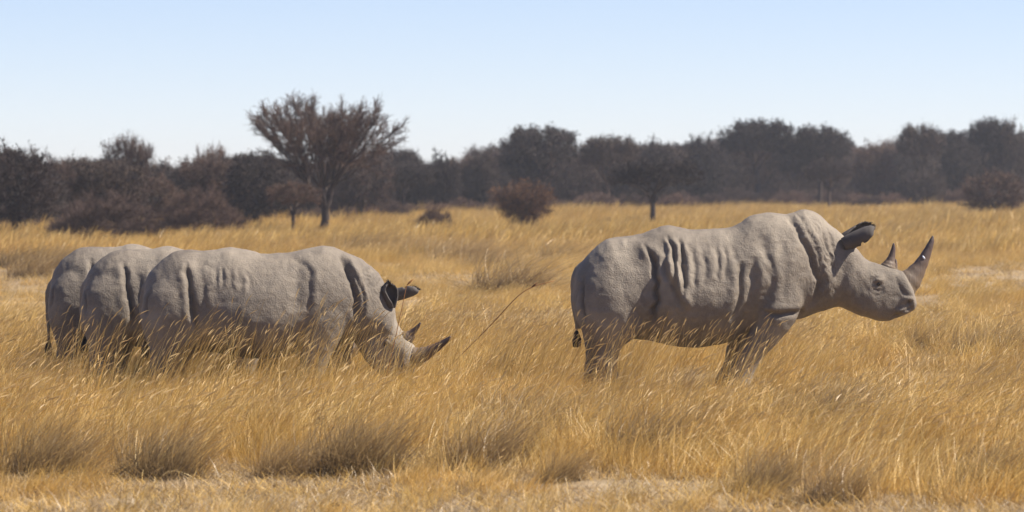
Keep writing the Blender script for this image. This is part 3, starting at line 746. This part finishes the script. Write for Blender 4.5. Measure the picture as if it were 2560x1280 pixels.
# trees that can be told apart
T('round', 0, 38, 350, 240, 622, 'thorn_tree', 'broad brown leafless tree with short thick trunk at the end of the wood')
T('vase', 0, 325, 345, 150, 592, 'thorn_tree', 'sparse upright leafless tree rising behind the low twiggy bush')
T('bush', 0, 262, 488, 300, 628, 'thorn_bush', 'wide low brown twiggy bush at the grass edge below the sparse upright tree', None, 'bush')
T('bush', 1, 505, 482, 215, 616, 'thorn_bush', 'rounded dark brown bush beside the wide low twiggy bush', None, 'bush')
T('round', 1, 640, 376, 190, 594, 'thorn_tree', 'dark rounded tree with thin trunk next to the lone acacia')
T('sapling', 0, 733, 455, 135, 614, 'thorn_sapling', 'small slender tree with thin trunk under the acacia crown')
T('bush', 0, 1088, 522, 110, 606, 'thorn_bush', 'small brown bush alone in the yellow grass', None, 'bush')
T('rust', 0, 1312, 443, 175, 600, 'thorn_bush', 'rust brown shrub with orange tinged crown in the far grass', None, 'bush')
T('umbrella', 1, 1632, 402, 225, 580, 'thorn_tree', 'dark spreading tree with stout short trunk before the wood')
T('sapling', 0, 2072, 400, 130, 546, 'thorn_tree', 'slim brown tree with pale trunk before the low scrub')
T('round', 2, 2310, 415, 130, 540, 'thorn_tree', 'dark compact tree in a gap of yellow grass')
T('round', 0, 2488, 418, 180, 566, 'thorn_tree', 'brown shrubby tree on thin stems standing out in the grass')
# skyline of the wood
G = 'trees of the wood along the skyline'
for kind, v, gx, top, w, gy, nm, lab in [
    ('round', 1, 205, 392, 150, 562, 'wood_tree', 'low rounded grey tree of the wood beside the broad brown tree'),
    ('round', 2, 470, 398, 190, 560, 'wood_tree', 'brown rounded tree of the wood behind the rounded bush'),
    ('vase', 0, 532, 370, 90, 560, 'wood_tree', 'thin pointed tree of the wood sticking out of the canopy'),
    ('round', 0, 900, 372, 190, 552, 'wood_tree', 'brown tree of the wood half hidden behind the acacia crown'),
    ('round', 1, 1012, 362, 120, 540, 'wood_tree', 'narrow dark tree of the wood past the acacia'),
    ('round', 2, 1108, 376, 110, 540, 'wood_tree', 'lowest dark tree of the wood in the skyline dip'),
    ('round', 1, 1205, 368, 110, 536, 'wood_tree', 'dark tree of the wood beside the flat umbrella tree'),
    ('umbrella', 0, 1355, 322, 225, 532, 'umbrella_tree', 'flat-topped dark umbrella tree of the wood overhanging a sky gap'),
    ('umbrella', 1, 1520, 340, 150, 530, 'umbrella_tree', 'dark umbrella tree of the wood beside the overhanging one'),
    ('round', 2, 1635, 342, 130, 528, 'wood_tree', 'dark tree of the wood straight behind the stout spreading tree'),
    ('round', 1, 1755, 328, 130, 522, 'wood_tree', 'dark rounded tree of the wood leaning on the highest flat crown'),
    ('umbrella', 2, 1895, 303, 215, 520, 'umbrella_tree', 'broad dark tree of the wood with the highest flat crown'),
    ('umbrella', 0, 2050, 320, 175, 520, 'umbrella_tree', 'dark umbrella tree of the wood with sky showing through its crown'),
    ('round', 0, 2185, 352, 120, 518, 'wood_tree', 'low ragged tree of the wood beside the sky-pierced umbrella tree'),
    ('umbrella', 1, 2300, 315, 130, 518, 'umbrella_tree', 'small flat-crowned tree of the wood behind the dark compact tree'),
    ('round', 2, 2400, 338, 120, 518, 'wood_tree', 'pale ragged tree of the wood before the tallest trees'),
    ('umbrella', 2, 2470, 296, 110, 516, 'umbrella_tree', 'tall open-crowned tree of the wood near its highest end'),
    ('round', 1, 2525, 290, 120, 516, 'wood_tree', 'tallest dense dark tree at the end of the wood')]:
    T(kind, v, gx, top, w, gy + 19, nm, lab, G)
# the mass of the wood behind, and its scrub
def base_row(x): return np.interp(x, [-300, 0, 650, 900, 1300, 1800, 2560, 2900], [612, 610, 588, 565, 554, 540, 535, 535])
def sky_row(x): return np.interp(x, [-300, 0, 130, 200, 325, 470, 640, 800, 950, 1060, 1200, 1300, 1500, 1700, 1900, 2100, 2190, 2300, 2500, 2900], [380, 370, 400, 402, 395, 402, 388, 385, 375, 388, 382, 352, 352, 358, 335, 345, 365, 345, 322, 320])
for k in range(215):
    gx = -650 + 3860 * ((k * .6180339) % 1.0); b = base_row(gx) - trng.uniform(1, 26); t = sky_row(gx) + trng.uniform(-2, 34)
    kd = ['round', 'umbrella', 'round', 'vase', 'round'][k % 5]
    T(kd, k, gx, t, (b - t) * trng.uniform(.75, 1.15), b, 'wood_tree', {'round': 'dark round-crowned tree massed within the wood behind the grassland', 'umbrella': 'dark flat-crowned tree massed within the wood behind the grassland', 'vase': 'brown upright broom-shaped tree massed within the wood behind the grassland'}[kd], 'trees massed in the wood')
for k in range(150):
    gx = -650 + 3860 * ((k * .6180339 + .37) % 1.0); b = base_row(gx) + trng.uniform(-3, 4); h = trng.uniform(36, 66)
    T('bush', k, gx, b - h, h * trng.uniform(1.6, 2.6), b, 'scrub_bush', 'low grey-brown scrub bush along the foot of the wood', 'scrub along the foot of the wood', 'bush')

# ------------------------------------------------------------------ grass
LIB = bpy.data.collections.new('grass_library')

def blades(rng, n, rad, h, lean, curve, width, seg, tone=(0, 1), head=0.0, fan=.25, base_w=1.0, wind=1.0):
    """strips; lean and curve as fractions of height, wind turns them to +x"""
    a = rng.uniform(0, 2 * np.pi, n); q = rad * np.sqrt(rng.uniform(0, 1, n)); root = np.stack([q * np.cos(a), q * np.sin(a), np.full(n, -.02)], -1)
    hh = rng.uniform(h[0], h[1], n); az = rng.uniform(0, 2 * np.pi, n)
    d = np.stack([np.cos(az) * fan + wind * rng.uniform(.5, 1.2, n) * lean, np.sin(az) * fan], -1)
    cv = rng.uniform(.3, 1.2, n) * curve; cd = np.stack([wind * np.ones(n) + rng.normal(0, .35, n), rng.normal(0, .45, n)], -1)
    if wind == 0: cd = np.stack([np.cos(az), np.sin(az)], -1)
    t = np.linspace(0, 1, seg + 1)
    C = root[:, None] + np.concatenate([(d[:, None] * t[None, :, None] + cd[:, None] * cv[:, None, None] * (t ** 2.2)[None, :, None]) * hh[:, None, None], (hh[:, None] * (t[None] - .28 * cv[:, None] * t[None] ** 3))[:, :, None]], -1)
    fa = rng.uniform(0, np.pi, n); side = np.stack([np.cos(fa), np.sin(fa), np.zeros(n)], -1)
    w = (width * rng.uniform(.7, 1.3, n))[:, None] * (np.interp(t, [0, .5, 1], [base_w, .8, .25]))[None] * .5
    L = C - side[:, None] * w[..., None]; R = C + side[:, None] * w[..., None]
    V = np.stack([L, R], 2).reshape(n, -1, 3)
    m = 2 * (seg + 1); b = (np.arange(n) * m)[:, None]; k = np.arange(seg)[None] * 2
    F = np.stack([b + k, b + k + 1, b + k + 3, b + k + 2], -1).reshape(-1, 4)
    tn = np.repeat(rng.uniform(*tone, n), m); tp = np.tile(np.repeat(t, 2), n)
    V = V.reshape(-1, 3); hd = np.zeros(len(V))
    if head > 0:   # drooping seed heads
        sel = np.where(rng.uniform(0, 1, n) < head)[0]; hv = []; 
        tipd = C[sel, -1] - C[sel, -2]; tipd /= np.linalg.norm(tipd, axis=1)[:, None]
        hl = rng.uniform(.07, .15, len(sel))
        u = np.array([0, .35, .7, 1.0]); ww = np.array([.2, 1, .7, .05]) * .0045
        for j, sdv in enumerate((np.array([0, 0, 1.0]), np.array([.3, 1.0, 0]))):
            s_ = np.cross(tipd, sdv); s_ /= np.maximum(np.linalg.norm(s_, axis=1), 1e-6)[:, None]
            ctr = C[sel, -1][:, None] - tipd[:, None] * .03 + tipd[:, None] * (u[None] * hl[:, None])[..., None] + np.array([.35, 0, -.3]) * ((u ** 2)[None] * hl[:, None] * .5)[..., None]
            q_ = np.stack([ctr - s_[:, None] * ww[None, :, None], ctr + s_[:, None] * ww[None, :, None]], 2).reshape(len(sel), -1, 3)
            b2 = len(V) + (np.arange(len(sel)) * 8)[:, None]; k2 = np.arange(3)[None] * 2
            F = np.vstack([F, np.stack([b2 + k2, b2 + k2 + 1, b2 + k2 + 3, b2 + k2 + 2], -1).reshape(-1, 4)]); V = np.vstack([V, q_.reshape(-1, 3)])
            tn = np.concatenate([tn, np.repeat(rng.uniform(.4, 1, len(sel)), 8)]); tp = np.concatenate([tp, np.ones(len(sel) * 8)]); hd = np.concatenate([hd, np.ones(len(sel) * 8)])
    return V, F, tn, tp, hd

def grass_mesh(name, groups, mat):
    V = []; F = []; a = []; b = []; c = []; o = 0
    for g in groups:
        V.append(g[0]); F.append(g[1] + o); a.append(g[2]); b.append(g[3]); c.append(g[4]); o += len(g[0])
    return mesh_np(name, np.vstack(V), np.vstack(F), [mat], False, {'tone': np.concatenate(a), 'tip': np.concatenate(b), 'head': np.concatenate(c)})

def library(name, meshes):
    c = bpy.data.collections.new(name)
    for k, m in enumerate(meshes):
        c.objects.link(bpy.data.objects.new('%s_%02d' % (name, k), m))
    return c

def scatter(name, label, cat, pts, idx, rot, scl, coll):
    me = bpy.data.meshes.new(name); me.vertices.add(len(pts)); me.vertices.foreach_set('co', np.asarray(pts, np.float32).ravel())
    a = me.attributes.new('pick', 'INT', 'POINT'); a.data.foreach_set('value', np.asarray(idx, np.int32))
    a = me.attributes.new('turn', 'FLOAT_VECTOR', 'POINT'); a.data.foreach_set('vector', np.asarray(rot, np.float32).ravel())
    a = me.attributes.new('size', 'FLOAT_VECTOR', 'POINT'); a.data.foreach_set('vector', np.asarray(scl, np.float32).ravel())
    me.update(); o = link(name, me); tag(o, label, cat, kind='stuff')
    ng = bpy.data.node_groups.new(name, 'GeometryNodeTree')
    ng.interface.new_socket('Geometry', in_out='INPUT', socket_type='NodeSocketGeometry'); ng.interface.new_socket('Geometry', in_out='OUTPUT', socket_type='NodeSocketGeometry')
    N = ng.nodes; Lk = ng.links; gi = N.new('NodeGroupInput'); go = N.new('NodeGroupOutput')
    ip = N.new('GeometryNodeInstanceOnPoints'); ci = N.new('GeometryNodeCollectionInfo'); ci.inputs['Collection'].default_value = coll
    ci.inputs['Separate Children'].default_value = True; ci.inputs['Reset Children'].default_value = True
    def at(nm, ty):
        n = N.new('GeometryNodeInputNamedAttribute'); n.data_type = ty; n.inputs['Name'].default_value = nm; return n.outputs[0]
    Lk.new(gi.outputs[0], ip.inputs['Points']); Lk.new(ci.outputs[0], ip.inputs['Instance']); ip.inputs['Pick Instance'].default_value = True
    Lk.new(at('pick', 'INT'), ip.inputs['Instance Index']); Lk.new(at('turn', 'FLOAT_VECTOR'), ip.inputs['Rotation']); Lk.new(at('size', 'FLOAT_VECTOR'), ip.inputs['Scale'])
    Lk.new(ip.outputs[0], go.inputs[0]); md = o.modifiers.new('scatter', 'NODES'); md.node_group = ng
    return o

R = np.random.default_rng
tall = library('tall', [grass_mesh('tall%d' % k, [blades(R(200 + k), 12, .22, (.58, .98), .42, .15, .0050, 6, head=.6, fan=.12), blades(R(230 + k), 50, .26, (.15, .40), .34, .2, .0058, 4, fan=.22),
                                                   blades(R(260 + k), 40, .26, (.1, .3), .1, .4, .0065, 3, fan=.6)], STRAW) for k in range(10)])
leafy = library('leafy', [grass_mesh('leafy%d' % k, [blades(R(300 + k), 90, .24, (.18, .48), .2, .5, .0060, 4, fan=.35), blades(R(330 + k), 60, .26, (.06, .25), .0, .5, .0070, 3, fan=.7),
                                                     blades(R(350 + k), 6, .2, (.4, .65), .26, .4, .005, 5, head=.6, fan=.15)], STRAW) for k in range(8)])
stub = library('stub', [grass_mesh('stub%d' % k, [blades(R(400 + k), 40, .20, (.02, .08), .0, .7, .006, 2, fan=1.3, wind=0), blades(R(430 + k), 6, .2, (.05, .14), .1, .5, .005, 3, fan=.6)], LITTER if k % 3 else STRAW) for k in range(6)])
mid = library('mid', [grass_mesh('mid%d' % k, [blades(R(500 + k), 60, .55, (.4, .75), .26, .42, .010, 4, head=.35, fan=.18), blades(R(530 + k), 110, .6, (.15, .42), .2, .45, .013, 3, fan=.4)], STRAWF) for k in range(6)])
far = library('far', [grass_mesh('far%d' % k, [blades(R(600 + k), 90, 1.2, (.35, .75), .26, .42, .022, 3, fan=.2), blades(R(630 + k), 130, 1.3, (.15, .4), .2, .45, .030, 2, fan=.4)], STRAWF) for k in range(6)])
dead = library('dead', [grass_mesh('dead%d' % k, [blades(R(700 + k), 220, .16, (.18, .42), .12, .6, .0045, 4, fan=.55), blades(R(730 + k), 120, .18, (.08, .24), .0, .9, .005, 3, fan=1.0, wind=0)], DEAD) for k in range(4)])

# bare places, as ellipses in photograph pixels (where the ground itself is seen)
BARE = [(1720, 950, 95, 24), (2290, 945, 150, 26), (2480, 960, 120, 20), (1130, 702, 150, 14), (60, 705, 140, 26), (2470, 690, 130, 30), (1230, 660, 110, 14), (340, 1000, 60, 10), (160, 975, 60, 12), (640, 960, 40, 10), (2100, 960, 70, 12), (1960, 985, 60, 10), (2450, 615, 140, 12), (1290, 610, 90, 8)] + [(a, b + 6, 48, 15) for a, b in ((2420, 900), (2520, 905), (2300, 890), (1650, 1010), (2010, 1110), (2110, 1105), (1265, 1070), (1330, 1130))]
def bare(x, y):
    s = F_PX / y; X = 1280 + x * s; Y = HOR + H_CAM * s; m = np.zeros(len(x))
    for cx, cy, rx, ry in BARE: m = np.maximum(m, np.exp(-(((X - cx) / rx) ** 2 + ((Y - cy) / ry) ** 2) ** 2))
    return m, X, Y

def field(rng, y0, y1, dens, margin):
    """uniform points on the ground of the view, with a margin either side"""
    n = int(dens * (y1 - y0) * (.2415 * (y0 + y1) / 2 + 2 * margin)); out = []
    y = rng.uniform(y0, y1, n * 2); hw = .1208 * y + margin; x = rng.uniform(-1, 1, n * 2) * (.1208 * y1 + margin); m = np.abs(x) < hw
    return x[m][:n], y[m][:n]

def turns(rng, n, spread=.6, tilt=.10): return np.stack([rng.normal(0, tilt, n), rng.normal(0, tilt, n), rng.normal(0, spread, n)], -1)

def put(name, label, rng, x, y, coll, nvar, smin, smax, spread=.6, zs=1.0):
    n = len(x); s = rng.uniform(smin, smax, n) if np.isscalar(smin) else smin
    scatter(name, label, 'grass', np.stack([x, y, gh(x, y) - .01], -1), rng.integers(0, nvar, n), turns(rng, n, spread), np.stack([s, s, s * zs], -1), coll)

EDGE = lambda X: np.interp(X, [-400, 0, 300, 600, 900, 1300, 1500, 1700, 1800, 2000, 2300, 2700], [1190, 1190, 1180, 1178, 1180, 1185, 1200, 1210, 1240, 1262, 1265, 1262])
def lowk(X, Y):
    """trodden, lower growth round the animals' feet"""
    return 1 - .45 * np.interp(Y, [930, 975, 1065, 1110], [0, 1, 1, 0]) * np.interp(X, [0, 120, 1000, 1150, 1350, 1440, 2050, 2200], [0, .7, .7, .3, .3, 1, 1, .3])
# tall grass between the bare strip and just behind the rhinos
rg = R(1)
x, y = field(rg, 24.5, 50, 13, 4.5); b, X, Y = bare(x, y)
clump = vnoise(x * .9 + 50, y * .9, 1) * .6 + vnoise(x * 2.3 + 9, y * 2.3, 2) * .4
edge = EDGE(X) + (vnoise(X / 60, Y / 30, 8) - .5) * 40
sparse = np.interp(Y, [930, 975, 1065, 1110], [0, 1, 1, 0]) * np.interp(X, [1380, 1450, 2030, 2120], [0, .2, .2, 0])
keep = (Y < edge - 30) & (rg.uniform(0, 1, len(x)) > sparse) & (rg.uniform(0, 1, len(x)) > b * 1.1) & (clump > .41)
want = np.interp(X, [-300, 0, 150, 800, 950, 1050, 1350, 1500, 1700, 1900, 2000, 2250, 2700], [.75, .8, .96, .96, .80, .66, .85, .90, .82, .92, .70, .55, .6])
sc = want * np.interp(Y, [850, 930, 1010, 1080, 1130, 1200], [.7, .78, .98, .80, .66, .5]) * rg.uniform(.82, 1.12, len(x))
k = keep & (rg.uniform(0, 1, len(x)) < np.interp(Y, [860, 960, 1060, 1150, 1200], [.7, .8, .6, .3, .2]))
put('tall_grass', 'tall golden seeding grass bent by wind around the rhinos', rg, x[k], y[k], tall, 10, sc[k], 0)
k = keep & ~k
put('leafy_grass', 'shorter matted straw grass between the tall stems', rg, x[k], y[k], leafy, 8, lowk(X[k], Y[k]) * rg.uniform(.7, 1.15, k.sum()), 0)
x, y = field(rg, 24.5, 50, 13, 4.5); b, X, Y = bare(x, y); edge = EDGE(X) + (vnoise(X / 60, Y / 30, 8) - .5) * 40
k = (Y < edge) & (rg.uniform(0, 1, len(x)) > b) & (vnoise(x * 1.1, y * 1.1, 12) > .33)
put('under_grass', 'low tangled straw undergrowth at the foot of the tall grass', rg, x[k], y[k], leafy, 8, lowk(X[k], Y[k]) * rg.uniform(.5, .95, k.sum()), 0, 1.2)
# trodden stubble on the bare ground
x, y = field(rg, 22.5, 50, 60, 3.5); b, X, Y = bare(x, y); n1 = vnoise(x * .8, y * .8, 21)
k = (Y > EDGE(X) - 60) & (n1 > .02) | (b > .25) & (rg.uniform(0, 1, len(x)) < .5)
put('stubble', 'cropped dry stubble and litter on the bare ground', rg, x[k], y[k], stub, 6, .7, 1.3, 3.0)
x, y = field(rg, 22.5, 29.5, 5, 2.5); b, X, Y = bare(x, y); k = (Y > EDGE(X) - 20) & (vnoise(x * .7, y * .7, 31) > .48)
put('short_grass', 'short scattered straw tufts on the bare strip', rg, x[k], y[k], leafy, 8, .3, .6, 1.0)
# middle distance
x, y = field(rg, 50, 112, 3.0, 9); b, X, Y = bare(x, y)
k = (rg.uniform(0, 1, len(x)) > b * .95) & (vnoise(x * .35, y * .10, 41) * .6 + vnoise(x * 1.2, y * .5, 42) * .4 > .36)
s = np.interp(y[k], [50, 62, 75, 95, 112], [.75, .55, .42, .5, .85]) * rg.uniform(.75, 1.15, k.sum()) * np.interp(vnoise(x[k] * .2, y[k] * .1, 45), [.2, .8], [.65, 1.15])
put('open_grass', 'thin pale grass on the open ground behind the rhinos', rg, x[k], y[k], mid, 6, s, 0)
x, y = field(rg, 50, 112, 4.0, 9); b, X, Y = bare(x, y); k = vnoise(x * .5, y * .3, 43) > .35
put('open_stubble', 'sparse stubble on the open ground behind the rhinos', rg, x[k], y[k], stub, 6, 1.2, 2.2, 3.0)
# yellow belt before the wood
x, y = field(rg, 108, 345, 1.5, 24); k = vnoise(x * .08, y * .05, 51) > .16
s = np.interp(vnoise(x[k] * .10, y[k] * .05, 55), [.2, .8], [.7, 1.2]) * rg.uniform(.8, 1.2, k.sum())
put('far_grass', 'bright yellow grass belt before the wood', rg, x[k], y[k], far, 6, s, 0)

# dark-based tussocks along the bare strip, each a thing
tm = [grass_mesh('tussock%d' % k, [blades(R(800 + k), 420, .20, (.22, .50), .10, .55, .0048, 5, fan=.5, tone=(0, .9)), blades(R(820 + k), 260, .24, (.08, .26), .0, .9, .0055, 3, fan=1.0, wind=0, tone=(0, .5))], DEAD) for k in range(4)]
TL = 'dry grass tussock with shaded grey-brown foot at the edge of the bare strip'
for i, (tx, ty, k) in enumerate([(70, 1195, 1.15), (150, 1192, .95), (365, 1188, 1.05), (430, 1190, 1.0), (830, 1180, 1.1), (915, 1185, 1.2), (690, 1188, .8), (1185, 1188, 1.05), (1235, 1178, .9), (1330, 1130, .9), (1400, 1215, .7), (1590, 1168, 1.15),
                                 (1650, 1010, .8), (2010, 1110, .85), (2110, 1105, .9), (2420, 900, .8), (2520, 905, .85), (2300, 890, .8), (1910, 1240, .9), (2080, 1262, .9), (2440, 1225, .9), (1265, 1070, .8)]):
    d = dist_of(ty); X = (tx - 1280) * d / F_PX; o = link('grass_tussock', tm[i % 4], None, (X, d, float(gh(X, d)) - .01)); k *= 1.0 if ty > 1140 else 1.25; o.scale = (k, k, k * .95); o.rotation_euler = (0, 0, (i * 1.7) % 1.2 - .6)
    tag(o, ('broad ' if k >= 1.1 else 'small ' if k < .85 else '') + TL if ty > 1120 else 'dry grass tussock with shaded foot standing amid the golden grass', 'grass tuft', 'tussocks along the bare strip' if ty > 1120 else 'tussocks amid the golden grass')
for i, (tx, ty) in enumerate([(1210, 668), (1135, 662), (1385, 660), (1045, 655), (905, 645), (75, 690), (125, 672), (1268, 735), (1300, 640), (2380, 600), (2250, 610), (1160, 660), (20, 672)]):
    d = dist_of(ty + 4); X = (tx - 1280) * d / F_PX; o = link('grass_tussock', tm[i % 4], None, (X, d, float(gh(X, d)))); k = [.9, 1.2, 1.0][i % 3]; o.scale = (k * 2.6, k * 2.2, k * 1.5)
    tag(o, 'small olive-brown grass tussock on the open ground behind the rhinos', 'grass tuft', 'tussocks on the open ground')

# small dark clods on the bare strip
def clod_mesh(seed):
    r = R(seed); th = np.linspace(0, 2 * np.pi, 9, endpoint=False)
    return mesh_np('clod', *(lambda L: (L[0], [L[1], L[2]]))(loft([np.stack([rad * np.cos(th) * r.uniform(.8, 1.2, 9), rad * np.sin(th) * r.uniform(.8, 1.2, 9), np.full(9, z) + r.uniform(-.004, .004, 9)], -1) for rad, z in ((.03, -.01), (.045, .008), (.04, .028), (.018, .042))])), [CLOD], True)
cm = [clod_mesh(s) for s in (1, 2, 3)]
for i, (tx, ty) in enumerate([(566, 1214), (690, 1210), (1080, 1224), (1200, 1240), (985, 1268), (330, 1272), (1560, 1222), (1945, 1268), (140, 1226), (1760, 1240), (840, 1250), (2160, 1270)]):
    d = dist_of(ty); X = (tx - 1280) * d / F_PX; o = link('earth_clod', cm[i % 3], None, (X, d, float(gh(X, d)))); o.scale = [(.55, .45, .5), (.7, .55, .6), (.45, .6, .4)][i % 3]; o.rotation_euler = (0, 0, i * .9)
    tag(o, 'small dark earth clod lying on the bare strip', 'clod', 'clods on the bare strip')

# one long reddish weed stalk bent over between the animals
def stalk(name, pts, d, label, r):
    P = np.array([[px(a, b, d)[0], 0, px(a, b, d)[1]] for a, b in smooth_line(pts, 16)]); o0 = P[0].copy(); v, f, t = round_tube(P - o0, np.linspace(r, r * .5, len(P)), 6)
    o = link(name, mesh_np(name, v, [f, t], [RUSTL], True, {'tone': np.linspace(.3, 1, len(v))}), None, (o0[0], d, o0[2])); tag(o, label, 'weed stalk')
    for (a, b), (c, e) in (((pts[-2][0], pts[-2][1]), (pts[-2][0] + 14, pts[-2][1] - 12)),):
        q = np.array([[px(a, b, d)[0], 0, px(a, b, d)[1]], [px(c, e, d)[0], 0, px(c, e, d)[1]]]) - o0; v, f, t = round_tube(np.vstack([q[0], q.mean(0), q[1]]), [r, r * 1.6, r * .5], 6)
        link('seed_spike', mesh_np('seed_spike', v, [f, t], [RUSTL], True, {'tone': np.full(len(v), .6)}), o)
stalk('weed_stalk', [(1090, 955), (1160, 880), (1225, 815), (1290, 745), (1330, 718), (1386, 702)], dist_of(958), 'long reddish weed stalk leaning towards the standing rhino', .006)
stalk('weed_stalk', [(955, 985), (985, 860), (1005, 770), (1018, 712), (1034, 698)], dist_of(990), 'thin dark weed stalk rising beside the ears of the grazing rhino', .004)

# ------------------------------------------------------------------ haze
def haze():
    x0, x1, y0, y1, z0, z1 = -430, 430, -70, 960, -1.5, 9.5
    V = [(a, b, c) for a in (x0, x1) for b in (y0, y1) for c in (z0, z1)]
    F = [(0, 1, 3, 2), (4, 6, 7, 5), (0, 4, 5, 1), (2, 3, 7, 6), (0, 2, 6, 4), (1, 5, 7, 3)]
    M = Mat('haze'); M.n.remove(M.b); v = M.n.new('ShaderNodeVolumePrincipled'); v.inputs['Density'].default_value = HAZE
    v.inputs['Color'].default_value = (.86, .90, 1.0, 1); v.inputs['Anisotropy'].default_value = .2; M.l.new(v.outputs[0], M.out.inputs['Volume'])
    o = link('haze', mesh_np('haze', V, np.array(F), [M.m])); tag(o, 'thin blue dust haze over the plain', 'haze', kind='stuff')
HAZE = .00036
haze()
